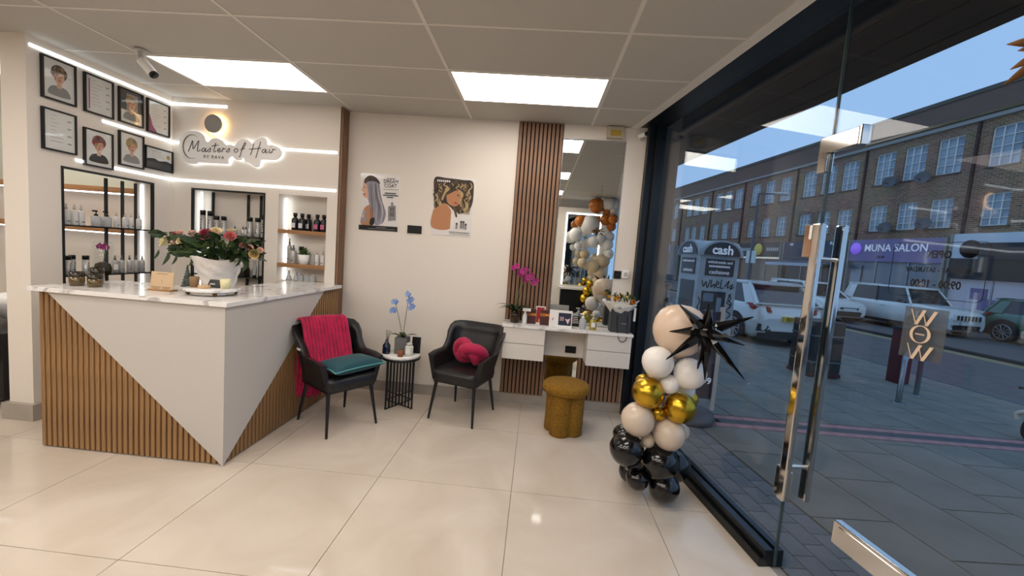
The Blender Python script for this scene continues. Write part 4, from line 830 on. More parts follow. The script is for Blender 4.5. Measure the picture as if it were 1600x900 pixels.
# cctv
def cctv(label, base, d, up=True, s=1.0):
    c = thing('security_camera', label, 'camera', base); B = Vector(base); d = Vector(d).normalized()
    dn = Vector((0, 0, -1)) if up else Vector((-0.6, -0.8, 0)).normalized()
    MB().cyl(B, B + dn*0.012*s, 0.045*s, n=20).build('mount_plate', GREYP, c)
    J = B + dn*0.075*s; MB().tube(smooth([B, B + dn*0.05*s, J + d*0.03*s], 3), 0.02*s, 10).build('arm', GREYP, c)
    E_ = J + d*0.135*s; MB().cyl(J, E_, 0.031*s, 0.033*s, 18).build('housing', WHITE, c)
    ln = MB().cyl(E_, E_ + d*0.012*s, 0.030*s, n=18).build('lens_ring', BLACKP, c); MB().ball(E_ + d*0.012*s, 0.014*s, 10, 6).build('lens', DARKS, ln)
cctv('white bullet security camera hanging over the reception desk', (-3.09, 3.035, ZC), (0.62, 0.0, -0.62))
cctv('small white security camera in the corner by the shopfront', (0.93, YB, 2.80), (0.45, -0.9, 0.02), False, 0.7)

# ================================================================== VANITY
v = thing('vanity_unit', 'floating white vanity with marble top and four drawers', 'vanity', (0.34, YB, 0.55))
VY = 3.90
for (x0, x1) in ((-0.268, 0.135), (0.545, 0.958)):
    MB().box(x0, x1, VY + 0.018, YB - 0.03, 0.552, 0.862).build('drawer_case', DESKW, v)
    for (z0, z1) in ((0.552, 0.704), (0.709, 0.860)): MB().box(x0, x1, VY, VY + 0.018, z0, z1).build('drawer_front', DESKW, v, bevel=0.002)
MB().box(0.135, 0.545, YB - 0.044, YB - 0.03, 0.555, 0.862).build('back_panel', DESKW, v)
MB().box(-0.283, 0.968, VY - 0.012, YB - 0.03, 0.862, 0.890).build('marble_top', MARBLE, v, bevel=0.003)
VZ = 0.890
# orchid in pot
def orchid(name, label, x, y, z, potw, stems, mt, pot, square=False, r=0.03):
    c = thing(name, label, 'orchid', (x, y, z))
    if square: MB().box(x - potw, x + potw, y - potw, y + potw, z, z + 0.16).build('pot', pot, c, bevel=0.004)
    else: MB().lathe([(0, 0), (potw*0.85, 0), (potw, 0.12), (potw*0.93, 0.12), (potw*0.9, 0.10), (0, 0.10)], (x, y, z), 20).build('pot', pot, c)
    zt = z + (0.15 if square else 0.10)
    for k, (dx, dz, n, sp) in enumerate(stems):
        pts = smooth([(x, y, zt), (x + dx*0.5, y - 0.01, zt + dz*0.55), (x + dx, y - 0.02, zt + dz)], 4); MB().tube(pts, 0.003, 5).build('stem', STEMM, c)
        for q in range(n):
            u = q/max(1, n - 1); mb = MB(); orchid_flower(mb, (x + dx + sp*(u - 0.3), y - 0.03 + 0.02*(-1)**q, zt + dz - 0.01 + 0.035*math.sin(q*2.1) - 0.05*u*(1 if sp > 0.08 else 2.2)), r, (0.2*(-1)**q, -1, 0.25)); mb.build('flower', mt, c)
    return c
def strap_leaves(c, x, y, z, L, cnt, mt):
    for k in range(cnt):
        a = 2*PI*k/cnt + 0.3; mb = MB(); d = Vector((math.cos(a), math.sin(a)*0.5, 0))
        def fn(u, v_): w_ = 0.03*math.sin(PI*min(1, v_*0.9 + 0.08)); s_ = Vector((-d.y, d.x, 0)).normalized()*(u - 0.5)*2*w_; P = Vector((x, y, z)) + d*L*v_ + Vector((0, 0, L*(1.0 + 0.3*math.sin(3*k))*v_*(1 - 0.75*v_))) + s_; return tuple(P)
        mb.grid(fn, 2, 6); mb.build('leaf', mt, c)
oc = orchid('potted_orchid', 'magenta orchid with dark leaves at the left of the vanity', -0.175, 4.03, VZ, 0.055, ((0.0, 0.45, 6, 0.15), (0.08, 0.39, 7, 0.15), (0.05, 0.42, 4, 0.10)), ORCH, glass_mat('amber_pot', (0.75, 0.66, 0.56), 1.4), r=0.035)
strap_leaves(oc, -0.175, 4.03, VZ + 0.10, 0.20, 11, LEAF)
MB().lathe([(0, 0), (0.043, 0.002), (0.045, 0.09), (0, 0.095)], (-0.175, 4.03, VZ + 0.002), 14).build('bark', mat('bark', '#5c4632', 0.95, c2='#32271d', nscale=30), oc)
c = thing('spray_bottle', 'white trigger spray bottle beside the orchid pot', 'bottle', (-0.075, 4.0, VZ))
MB().lathe([(0, 0), (0.022, 0), (0.024, 0.01), (0.022, 0.08), (0.010, 0.11), (0.010, 0.125), (0, 0.125)], (-0.075, 4.0, VZ), 16).build('body', FROST, c); MB().box(-0.10, -0.02, 3.99, 4.01, VZ + 0.125, VZ + 0.155).build('trigger_head', WHITE, c, bevel=0.004); MB().box(-0.03, -0.02, 3.992, 4.008, VZ + 0.13, VZ + 0.15).build('nozzle', mat('red_plastic', '#c34a3c', 0.4), c)
CARDB = mat('maroon_card', '#3a1716', 0.5, c2='#5c231c', nscale=6); CARDR = mat('crimson_card', '#a3172f', 0.45); ORG = mat('orange_print', '#e08a2a', 0.5); NAVY = mat('navy_print', '#20273d', 0.5); BLUSH = mat('blush_print', '#e7c5c5', 0.5)
def card(label, x0, x1, y, h, mt, lean=0.02, extra=None, border=None, d=0.05):
    c = thing('greeting_card', label, 'card', ((x0+x1)/2, y, VZ), 0, 'cards on the vanity')
    MB().prism([(x0, y, VZ), (x1, y, VZ), (x1, y + lean, VZ + h), (x0, y + lean, VZ + h)], (0, 0.002, 0)).build('front_leaf', mt, c)
    MB().prism([(x0, y + d, VZ), (x1, y + d, VZ), (x1, y + lean + 0.004, VZ + h), (x0, y + lean + 0.004, VZ + h)], (0, 0.002, 0)).build('rear_leaf', PAPER, c)
    return c, (lambda u, v, o=0.001: frame_xz(x0 + (x1 - x0)*u, y + lean*v - o, VZ + h*v) @ Matrix.Rotation(-math.atan2(lean, h), 4, 'X'))
c, tf = card('dark maroon card with orange lettering, left of the red card', -0.055, 0.035, 4.03, 0.145, CARDB); text('lettering', 'COME', 0.034, tf(0.52, 0.62), ORG, c, 0.0004, bold=0.0012)
c, tf = card('white-bordered crimson card standing between two maroon cards', 0.03, 0.125, 4.06, 0.175, PAPER)
mb = MB(); mb.M = tf(0.5, 0.5); mb.box(-0.038, 0.038, -0.072, 0.078, 0, 0.0006); mb.build('colour_field', CARDR, c); mb = MB(); mb.M = tf(0.5, 0.2); mb.box(-0.02, 0.03, -0.012, 0.012, 0.0006, 0.001); mb.build('print_mark', ORG, c)
c, tf = card('dark maroon card with orange lettering, right of the red card', 0.075, 0.175, 4.005, 0.15, CARDB); text('lettering', 'COME', 0.036, tf(0.5, 0.66), ORG, c, 0.0004, bold=0.0012)
c, tf = card('large white card with a navy square panel on the vanity', 0.165, 0.385, 3.955, 0.165, PAPER)
mb = MB(); mb.M = tf(0.68, 0.50); mb.box(-0.062, 0.062, -0.060, 0.060, 0, 0.0006); mb.build('navy_panel', NAVY, c, bevel=0.0002)
mb = MB(); mb.M = tf(0.80, 0.42); mb.prism([(-0.025, 0.02, 0.0006), (0.0, 0.012, 0.0006), (0.027, 0.026, 0.0006), (0.006, -0.034, 0.0006)], (0, 0, 0.0006)); mb.build('heart_print', BLUSH, c)
smudge('lettering', 0.04, 0.008, tf(0.56, 0.60, 0.002), BLUSH, c, 4, 3)
mb = MB(); mb.M = tf(0.14, 0.5); mb.prism([(-0.012, 0.012, 0), (0.0, -0.004, 0), (0.014, 0.014, 0), (0.002, -0.022, 0)], (0, 0, 0.0005)); mb.build('print_mark', PINKL, c)
c, tf = card('black card with white lines behind the clear pump bottle', 0.39, 0.475, 4.09, 0.105, BLACKP, 0.01)
mb = MB(); mb.M = tf(0.5, 0.5)
for k in range(4): mb.box(-0.03, 0.02 + 0.004*k, 0.035 - 0.018*k, 0.041 - 0.018*k, 0, 0.0005)
mb.build('printed_lines', PBG, c)
def pumpb(label, x, y, mt, head, r=0.034, lab=True):
    c = thing('soap_bottle', label, 'bottle', (x, y, VZ))
    MB().lathe([(0, 0), (r*0.95, 0), (r, 0.006), (r, 0.085), (r*0.6, 0.10), (r*0.38, 0.105), (0, 0.105)], (x, y, VZ), 20).build('body', mt, c)
    MB().lathe([(0, 0.105), (r*0.42, 0.105), (r*0.42, 0.12), (0.004, 0.123), (0.004, 0.14), (0, 0.14)], (x, y, VZ), 12).build('pump_collar', head, c)
    MB().box(x - 0.03, x + 0.010, y - 0.007, y + 0.007, VZ + 0.138, VZ + 0.150).build('pump_nozzle', head, c, bevel=0.003)
    if lab: MB().prism([(x - 0.02, y - r - 0.001, VZ + 0.03), (x + 0.016, y - r - 0.001, VZ + 0.03), (x + 0.016, y - r - 0.001, VZ + 0.075), (x - 0.02, y - r - 0.001, VZ + 0.075)], (0, 0.002, 0)).build('paper_label', PAPER, c)
pumpb('clear pump bottle on the vanity beside the yellow one', 0.492, 3.99, CLEARB, WHITE, lab=False)
pumpb('yellow soap pump bottle with white label on the vanity', 0.592, 3.985, mat('yellow_soap', '#9a8a22', 0.12, coat=0.6), GREYP)
# gift bag with bouquet
BAG = mat('charcoal_card', '#3b3d42', 0.6)
c = thing('gift_bag', 'charcoal gift bag with dark ribbon handles on the vanity', 'bag', (0.85, 4.0, VZ))
bx0, bx1, by0, by1, bh = 0.755, 0.945, 3.945, 4.07, 0.225
mb = MB(); 
for (a0, a1, b0, b1) in ((bx0, bx1, by0, by0 + 0.003), (bx0, bx1, by1 - 0.003, by1), (bx0, bx0 + 0.003, by0, by1), (bx1 - 0.003, bx1, by0, by1)): mb.box(a0, a1, b0, b1, VZ, VZ + bh)
mb.box(bx0, bx1, by0, by1, VZ, VZ + 0.003); mb.build('body', BAG, c)
MB().tube(smooth([(0.81, by0 - 0.002, VZ + 0.17), (0.812, by0 - 0.016, VZ + 0.05), (0.83, by0 - 0.062, VZ - 0.05), (0.865, by0 - 0.065, VZ - 0.075), (0.90, by0 - 0.062, VZ - 0.04), (0.905, by0 - 0.016, VZ + 0.05), (0.908, by0 - 0.002, VZ + 0.17)], 4), 0.004, 6).build('handle', BLACKP, c)
smudge('lettering', 0.05, 0.006, frame_xz(0.88, by0 - 0.001, VZ + 0.09), GREYP, c, 5)
bq = thing('flower_bouquet', 'yellow and orange bouquet wrapped in pale tissue in gift bag', 'bouquet', (0.85, 4.0, VZ + 0.1))
WRAP = mat('tissue_wrap', '#d6d3cd', 0.6)
def wrapfn(u, v): a = 2*PI*u; r = 0.05 + 0.13*v + 0.018*v*math.sin(5*a) + 0.012*v*math.sin(11*a); return (0.845 + r*0.9*math.cos(a), 4.01 + r*0.55*math.sin(a), VZ + 0.13 + 0.17*v - 0.05*v*math.sin(a)**2 + 0.02*v*math.sin(5*a + 1))
MB().grid(wrapfn, 48, 8).build('paper_wrap', WRAP, bq, solid=0.002)
MB().box(0.965, 0.985, 3.955, 3.957, VZ + 0.12, VZ + 0.25).build('gift_tag', PAPER, bq)
for (x, y, z, r, c_) in ((0.775, 3.95, 0.315, 0.024, '#e0a024'), (0.80, 3.97, 0.33, 0.022, '#d98a1e'), (0.945, 3.955, 0.30, 0.028, '#d97c1e'), (0.72, 3.99, 0.33, 0.02, '#dcae3c'), (0.88, 3.98, 0.34, 0.022, '#e7dfae'), (0.85, 4.02, 0.35, 0.020, '#e0b548'), (0.91, 4.02, 0.345, 0.022, '#e2c98a')):
    mb = MB(); rose(mb, (x, y, VZ + z), r, (0.1, -0.7, 0.7)); mb.build('rose', mat('petal_' + c_[1:], c_, 0.6), bq)
ls = leaf_mesh(0.06, 0.024, LEAF2).build('leaf', LEAF2, bq, local=True); ls.location = (0, 0, 0.2)
for k in range(40): o = inst(ls, 'leaf', bq, (random.uniform(-.10, .12), random.uniform(-.04, .03), random.uniform(0.18, 0.25))); o.rotation_euler = (random.uniform(0.3, 1.4), 0, random.uniform(0, 6.3))

# ================================================================== CHAIRS
def build_chair(label, loc, rz):
    c = thing('tub_chair', label, 'chair', loc, rz)
    # shell around the seat: u from left arm front round the back to right arm front
    def path(u):        # footprint of the shell, front = -y
        hw, fr, bk = 0.255, -0.22, 0.235; r = 0.12
        L1 = (bk - r) - fr; La = PI*r/2; L2 = 2*(hw - r); tot = 2*L1 + 2*La + L2; s = u*tot
        if s < L1: return Vector((-hw, fr + s, 0)), Vector((-1, 0, 0))
        s -= L1
        if s < La: a = s/r; return Vector((-hw + r - r*math.cos(a), bk - r + r*math.sin(a), 0)), Vector((-math.cos(a), math.sin(a), 0))
        s -= La
        if s < L2: return Vector((-hw + r + s, bk, 0)), Vector((0, 1, 0))
        s -= L2
        if s < La: a = s/r; return Vector((hw - r + r*math.sin(a), bk - r + r*math.cos(a), 0)), Vector((math.sin(a), math.cos(a), 0))
        s -= La
        return Vector((hw, bk - r - s, 0)), Vector((1, 0, 0))
    def top(u):
        d = abs(u - 0.5)*2; k = max(0, min(1, (0.62 - d)/0.30)); k = k*k*(3 - 2*k)
        return 0.610 - 0.015*max(0, d - 0.85)/0.15 + 0.235*k
    def outp(u, v, inner):
        P, N = path(u); zt = top(u); z = 0.375 + (zt - 0.375)*v; lean = 0.085*v*max(0, N.y)**0.7*((zt - 0.5)/0.34 if zt > 0.5 else 0) + 0.028*v
        th = (0.045 if v < 0.9 else 0.045*math.sqrt(max(0, 1 - ((v - 0.9)/0.1)**2)) + 0.012)
        taper = 0.03*(1 - v)
        Q = P + N*(lean - taper) - (N*th if inner else Vector((0, 0, 0))); return (Q.x, Q.y, z)
    sh = MB(); NU = 40; NV = 12
    sh.grid(lambda u, v_: outp(1 - u, v_, False), NU, NV); sh.grid(lambda u, v_: outp(u, v_, True), NU, NV)
    ring_o = [outp(i/NU, 1, False) for i in range(NU + 1)]; ring_i = [outp(i/NU, 1, True) for i in range(NU + 1)]
    sh.add(ring_o + ring_i, [(i, i + 1, NU + 2 + i, NU + 1 + i) for i in range(NU)], 0, True)
    for u in (0, 1):
        eo = [outp(u, j/NV, False) for j in range(NV + 1)]; ei = [outp(u, j/NV, True) for j in range(NV + 1)]
        sh.add(eo + ei, [(j, j + 1, NV + 2 + j, NV + 1 + j) for j in range(NV)], 0, False)
    sh.build('shell', LEATHER, c, local=True)
    st = MB(); rings = []
    for (z, g_) in ((0.375, 0.985), (0.385, 1.0), (0.44, 1.0), (0.462, 0.97), (0.472, 0.88), (0.474, 0.5)):
        rings.append([(0.238*g_*math.copysign(abs(math.cos(a))**0.35, math.cos(a)), -0.02 + 0.255*g_*math.copysign(abs(math.sin(a))**0.35, math.sin(a)), z) for a in [2*PI*i/40 for i in range(40)]])
    st.loft(rings); st.build('seat', LEATHER, c, local=True)
    MB().box(-0.21, 0.21, -0.22, 0.20, 0.345, 0.376).build('under_frame', BLACKM, c, local=True)
    sm_ = [outp(i/40, 0.93, False) for i in range(41)]; MB().tube([Vector(q) + path(i/40)[1]*0.002 for i, q in enumerate(sm_)], 0.003, 5).build('seam', LEATHER, c, local=True)
    for (fx, fy, tx, ty) in ((-0.225, -0.25, -0.19, -0.19), (0.225, -0.25, 0.19, -0.19), (-0.215, 0.25, -0.18, 0.17), (0.215, 0.25, 0.18, 0.17)):
        MB().tube([(tx, ty, 0.372), (fx, fy, 0.0)], [0.017, 0.010], 12).build('leg', BLACKM, c, local=True)
    return c
RZL = math.atan2(0.41, 0.28)          # faces (0.41,-0.28)
RZR = math.atan2(-0.15, 0.49)
CL = (-1.625, 3.36, 0); CR = (-0.596, 3.79, 0)
build_chair('black leather tub chair draped with a fuchsia throw', CL, RZL)
build_chair('black leather tub chair holding a knotted fuchsia cushion', CR, RZR)
# throw over the left chair
tb = thing('throw_blanket', 'ribbed fuchsia throw draped over the chair back by the desk', 'throw', CL, RZL)
pth = smooth([(0.085, 0.505), (0.125, 0.58), (0.165, 0.68), (0.215, 0.80), (0.245, 0.862), (0.285, 0.876), (0.335, 0.855), (0.345, 0.75), (0.335, 0.60), (0.325, 0.42), (0.325, 0.28), (0.33, 0.17)], 4)
def thr(u, v):
    n_ = len(pth) - 1; f = v*n_; i = min(int(f), n_ - 1); P = pth[i].lerp(pth[i + 1], f - i); Tn = (pth[i + 1] - pth[i]).normalized()
    rib = 0.017*abs(math.sin(u*PI*13)); hw = 0.205 + 0.03*max(0, (v - 0.5)*2)
    x = -0.035 + (u - 0.5)*2*hw + 0.012*math.sin(5*v); off = Vector((-Tn.y, Tn.x))*rib; cv = -0.05*((u - 0.5)*2)**2*(0.6 if v < 0.45 else 0.9)
    return (x, P.x + off.x + cv, P.y + off.y + (0.02*math.sin(u*9) if v > 0.9 else 0)*(v - 0.9)*10)
MB().grid(thr, 136, 44).build('ribbed_cloth', VELVET, tb, local=True, solid=0.006)
fm = MB()
for k in range(18):
    u = k/17; P = Vector(thr(u, 1.0)); fm.ball(P - Vector((0, 0, 0.008)), 0.011, 6, 4)
fm.build('pompom_hem', VELVET, tb, local=True)
MB().box(-0.285, -0.281, 0.10, 0.16, 0.645, 0.665).build('care_tag', PAPER, tb, local=True)
# teal cushion
cu = thing('cushion', 'flat teal velvet cushion lying on the left chair seat', 'cushion', (-1.50, 3.30, 0.476), RZL + 0.1)
def pil(u, v, sgn): a, b_ = u*2 - 1, v*2 - 1; e = max(0, (1 - abs(a)**2.6))*max(0, (1 - abs(b_)**2.6)); return (a*(0.235 - 0.02*(1 - abs(b_)**2) + 0.01*b_*b_), b_*(0.15 - 0.015*(1 - abs(a)**2) + 0.008*a*a), 0.066 + sgn*0.063*e**0.42)
mb = MB(); mb.grid(lambda u, v_: pil(u, v_, 1), 20, 20); mb.grid(lambda u, v_: pil(1 - u, v_, -1), 20, 20); mb.build('cover', TEAL, cu, local=True)
ed = [pil(i/20, 0, 0) for i in range(20)] + [pil(1, i/20, 0) for i in range(20)] + [pil(1 - i/20, 1, 0) for i in range(20)] + [pil(0, 1 - i/20, 0) for i in range(20)]
MB().tube(ed, 0.005, 6, closed=True).build('piping', TEALP, cu, local=True)
# knot cushion
kc = thing('knot_cushion', 'fuchsia knotted tube cushion on the right chair', 'cushion', (-0.555, 3.86, 0.474), RZR)
kp = [(0.085, -0.075, 0.055), (0.075, -0.09, 0.11), (0.02, -0.085, 0.17), (-0.06, -0.055, 0.215), (-0.125, -0.03, 0.18), (-0.135, -0.02, 0.11), (-0.08, -0.03, 0.065), (0.0, -0.02, 0.075), (0.07, 0.005, 0.085), (0.135, -0.02, 0.10), (0.125, -0.085, 0.165), (0.04, -0.125, 0.185), (-0.03, -0.125, 0.16), (-0.02, -0.10, 0.12), (0.03, -0.03, 0.10)]
kps = smooth(kp, 5); MB().tube(kps, [0.040 + 0.012*min(1, i/6, (len(kps) - 1 - i)/6) for i in range(len(kps))], 14).build('knotted_tube', VELVET2, kc, local=True)
MB().ball(kps[0] + Vector((0, 0, -0.006)), (0.038, 0.038, 0.032), 12, 8).build('tube_end', VELVET2, kc, local=True)

# ================================================================== SIDE TABLE
TX, TY, TZ2 = -1.245, 3.86, 0.52
t = thing('side_table', 'round marble-topped side table with black rod base', 'side table', (TX, TY, 0))
MB().lathe([(0, 0), (0.178, 0), (0.182, 0.004), (0.182, 0.022), (0.178, 0.026), (0, 0.026)], (TX, TY, TZ2 - 0.026), 44).build('marble_top', MARBLE, t)
MB().lathe([(0.0, 0), (0.184, 0), (0.184, 0.022), (0.178, 0.022)], (TX, TY, TZ2 - 0.048), 44).build('top_rim', BLACKM, t)
for ax in (1.096, 1.096 + PI/2):
    dx, dy = math.cos(ax), math.sin(ax)
    for k in range(-4, 5):
        if k == 0 and ax > 2: continue
        q = k*0.043; MB().cyl((TX + dx*q, TY + dy*q, 0.006), (TX + dx*q, TY + dy*q, TZ2 - 0.045), 0.0085, n=6).build('rod', BLACKM, t)
    for z in (0.006, 0.10): MB().cyl((TX - dx*0.178, TY - dy*0.178, z), (TX + dx*0.178, TY + dy*0.178, z), 0.006, n=6).build('base_rail', BLACKM, t)
BLUEO = mat('blue_orchid', '#8fa9d6', 0.5, c2='#6583bd', nscale=30)
oc = orchid('potted_orchid', 'pale blue orchid in a square grey pot on side table', -1.245, 3.87, TZ2, 0.06, ((-0.09, 0.36, 5, -0.02), (0.05, 0.44, 7, 0.05)), BLUEO, mat('concrete_pot', '#6e6d6c', 0.7, c2='#5a5958', nscale=10), True, r=0.032)
strap_leaves(oc, -1.235, 3.85, TZ2 + 0.15, 0.14, 4, LEAF)
c = thing('reed_diffuser', 'dark blue glass reed diffuser with a black stopper', 'diffuser', (-1.375, 3.80, TZ2))
MB().lathe([(0, 0), (0.036, 0), (0.038, 0.01), (0.036, 0.085), (0.016, 0.11), (0.016, 0.135), (0, 0.135)], (-1.375, 3.80, TZ2), 18).build('bottle', mat('navy_glass', '#121b30', 0.08, coat=0.5), c)
for k in range(4): MB().cyl((-1.375, 3.80, TZ2 + 0.10), (-1.385 + 0.02*k, 3.80 - 0.01*k, TZ2 + 0.23), 0.0022, n=5).build('reed', BLACKP, c)
c = thing('jar_candle', 'white glass jar candle on the side table', 'candle', (-1.15, 3.79, TZ2))
MB().lathe([(0, 0), (0.036, 0), (0.040, 0.012), (0.040, 0.085), (0.034, 0.10), (0, 0.10)], (-1.15, 3.79, TZ2), 20).build('jar', mat('white_jar', '#d8d5cc', 0.2, coat=0.6), c); MB().lathe([(0, 0.10), (0.028, 0.10), (0.030, 0.12), (0.012, 0.13), (0, 0.13)], (-1.15, 3.79, TZ2), 20).build('lid', GREYP, c)
MB().prism([(-1.172, 3.749, TZ2 + 0.03), (-1.128, 3.749, TZ2 + 0.03), (-1.128, 3.749, TZ2 + 0.075), (-1.172, 3.749, TZ2 + 0.075)], (0, 0.002, 0)).build('paper_label', PAPER, c)
tag(MB().lathe([(0, 0), (0.024, 0), (0.030, 0.055), (0.026, 0.055), (0.022, 0.04), (0, 0.04)], (-1.215, 3.735, TZ2), 18).build('terracotta_cup', mat('terracotta', '#8a5236', 0.7)), 'tiny terracotta cup at the front of the side table', 'cup')
tag(MB().prism([(-1.16, 3.90, TZ2), (-1.075, 3.90, TZ2), (-1.075, 3.915, TZ2 + 0.16), (-1.16, 3.915, TZ2 + 0.16)], (0, 0.006, 0)).build('notice_card', BLACKP), 'black card standing behind the jar candle', 'card')

# ================================================================== STOOL
SX, SY = 0.355, 3.63
t = thing('pouf_stool', 'mustard boucle stool with round top and lobed base', 'stool', (SX, SY, 0))
def clover(z, k=1.0):
    o = []
    for i in range(64):
        a = 2*PI*i/64 + PI/4; ph = (a % (PI/2)) - PI/4; cc, RR = 0.085*k, 0.092*k; o.append((SX + (cc*math.cos(ph) + math.sqrt(max(0, RR*RR - (cc*math.sin(ph))**2)))*math.cos(a + 0.35), SY + (cc*math.cos(ph) + math.sqrt(max(0, RR*RR - (cc*math.sin(ph))**2)))*math.sin(a + 0.35), z))
    return o
MB().loft([clover(0.0, 0.97), clover(0.008, 1.0), clover(0.375, 1.0)]).build('lobed_base', MUSTARD, t)
MB().lathe([(0, 0.37), (0.19, 0.37), (0.208, 0.385), (0.214, 0.41), (0.208, 0.44), (0.185, 0.457), (0.1, 0.465), (0, 0.466)], (SX, SY, 0), 48).build('seat_cushion', MUSTARD, t)
MB().tube([(SX + 0.2135*math.cos(2*PI*i/48), SY + 0.2135*math.sin(2*PI*i/48), 0.412) for i in range(48)], 0.004, 5, closed=True).build('piping', MUSTARD, t)

# ================================================================== BALLOONS
BM = {'black': mat('black_latex', '#0b0b0c', 0.16, coat=0.4), 'nude': mat('nude_latex', '#cdbca9', 0.22), 'gold': mat('chrome_gold', '#c9a233', 0.27, metal=1.0), 'white': mat('white_latex', '#eae6e0', 0.2), 'blush': mat('blush_latex', '#dcc3ac', 0.22), 'orange': mat('orange_latex', '#b86a26', 0.2), 'cream': mat('cream_latex', '#cdb796', 0.2)}
COL = {
'black' : [(0.686, 2.62, 0.354, 0.109), (0.899, 2.62, 0.286, 0.113), (0.771, 2.62, 0.162, 0.073), (0.945, 2.62, 0.12, 0.097), (0.706, 2.82, 0.365, 0.074), (1.053, 2.8, 0.188, 0.112), (0.863, 2.72, 0.17, 0.067), (0.782, 2.84, 0.09, 0.079)] ,
'nude' : [(0.735, 2.62, 0.558, 0.105), (0.939, 2.62, 0.48, 0.1), (0.816, 2.64, 0.419, 0.045), (1.067, 2.77, 0.448, 0.059), (0.758, 2.8, 0.55, 0.06)] ,
'gold' : [(0.782, 2.62, 0.742, 0.1), (0.985, 2.62, 0.664, 0.1), (0.862, 2.64, 0.61, 0.05), (0.796, 2.78, 0.764, 0.059), (1.089, 2.77, 0.68, 0.067)] ,
'white' : [(0.821, 2.62, 0.948, 0.099), (1.024, 2.62, 0.892, 0.099), (0.908, 2.62, 0.813, 0.06), (1.053, 2.76, 0.742, 0.071), (0.87, 2.76, 0.822, 0.054)] ,
'blush' : [(0.963, 2.7, 1.149, 0.17)] ,
}
GAR = {
'white' : [(1.266, 0.596, 2.873, 0.107), (1.363, 0.547, 2.698, 0.108), (1.22, 0.575, 2.649, 0.108), (1.359, 0.537, 2.509, 0.096), (0.933, 0.534, 2.204, 0.182), (0.677, 0.624, 2.0, 0.132), (0.743, 0.632, 1.789, 0.072), (0.849, 0.5, 1.836, 0.086), (1.026, 0.593, 1.895, 0.108), (1.137, 0.597, 1.975, 0.096), (1.322, 0.475, 2.006, 0.11), (1.298, 0.559, 1.856, 0.109), (1.188, 0.5, 1.935, 0.11), (1.338, 0.558, 1.69, 0.097), (1.331, 0.532, 1.041, 0.135), (1.172, 0.61, 0.679, 0.11), (1.323, 0.532, 0.608, 0.111), (1.286, 0.495, 0.412, 0.111)] ,
'orange' : [(1.029, 0.55, 2.568, 0.15), (1.234, 0.515, 2.478, 0.085), (1.223, 0.527, 2.321, 0.109), (1.348, 0.624, 2.333, 0.095), (1.344, 0.513, 2.21, 0.097), (0.758, 0.539, 2.263, 0.109)] ,
'cream' : [(0.892, 0.586, 1.656, 0.097), (0.855, 0.629, 1.484, 0.096), (1.241, 0.496, 1.548, 0.147), (1.085, 0.558, 1.427, 0.109), (1.213, 0.519, 1.289, 0.135), (1.182, 0.493, 1.137, 0.111), (1.143, 0.52, 0.988, 0.098)] ,
'gold' : [(1.065, 0.487, 1.09, 0.086), (0.994, 0.571, 0.956, 0.092), (0.967, 0.506, 0.799, 0.093), (1.06, 0.563, 0.775, 0.073), (1.242, 0.484, 0.507, 0.087)] ,
'black' : [(1.173, 0.493, 0.839, 0.099), (0.983, 0.618, 0.615, 0.097), (1.072, 0.612, 0.708, 0.085), (1.136, 0.599, 0.552, 0.098), (1.028, 0.48, 0.425, 0.112)] ,
}
bsrc = {}
def balloon(k, x, y, z, r, label, group, axis):
    c = thing('balloon', label, 'balloon', (x, y, z), 0, group)
    if k not in bsrc:
        mb = MB(); mb.lathe([(0.0, -1.06), (0.10, -1.04), (0.35, -0.93), (0.62, -0.76), (0.84, -0.50), (0.97, -0.18), (1.0, 0.10), (0.95, 0.42), (0.80, 0.72), (0.58, 0.90), (0.30, 1.0), (0.0, 1.03)], n=28)
        kn = MB(); kn.lathe([(0.02, -1.04), (0.05, -1.07), (0.04, -1.10), (0.09, -1.15), (0.0, -1.14)], n=10)
        b_ = mb.build('latex_body', BM[k], c, local=True); n_ = kn.build('knot', BM[k], c, local=True); bsrc[k] = (b_.data, n_.data); ps = [b_, n_]
    else:
        ps = []
        for nm, d in zip(('latex_body', 'knot'), bsrc[k]): o = bpy.data.objects.new(nm, d); col.objects.link(o); o.parent = c; ps.append(o)
    q = Vector((0, 0, 1)).rotation_difference(Vector(axis).normalized()).to_euler()
    for o in ps: o.scale = (r, r, r); o.rotation_euler = q
    return c
LB = {'black': ['large glossy black balloon at the left of the column base', 'large glossy black balloon at the right of the column base', 'small black balloon at the front of the column base', 'round black balloon lowest on the floor by the window sill', 'black balloon peeking out left behind the column base', 'black balloon tucked against the window sill', 'small black balloon wedged between the big black ones', 'black balloon at the rear left of the column base'],
 'nude': ['large nude balloon at the left of the column', 'large nude balloon at the right of the column', 'small nude balloon between the two large nude ones', 'nude balloon peeking out at the column right', 'nude balloon hidden behind the left nude one'],
 'gold': ['large chrome gold balloon at the left of the column', 'large chrome gold balloon at the right of the column', 'small chrome gold balloon between the large gold ones', 'gold balloon peeking out behind the left gold one', 'gold balloon peeking out behind the right gold one'],
 'white': ['large white balloon at the left of the column', 'large white balloon at the right below the black star', 'small white balloon between the two large white ones', 'white balloon half hidden below the right white one', 'white balloon hidden behind the left white one'], 'blush': ['very large blush balloon topping the column']}
for k, l in COL.items():
    for i, (x, y, z, r) in enumerate(l):
        z = max(z, r*1.01); ax = (0.9 - x, 2.72 - y - 0.01, 0.15); balloon(k, x, y, z, r, LB[k][i], 'balloons of the column by the window', (-ax[0], -ax[1], 0.3 if k != 'blush' else 1.5))
GY = 8.9/7.87; rd = random.Random(5)
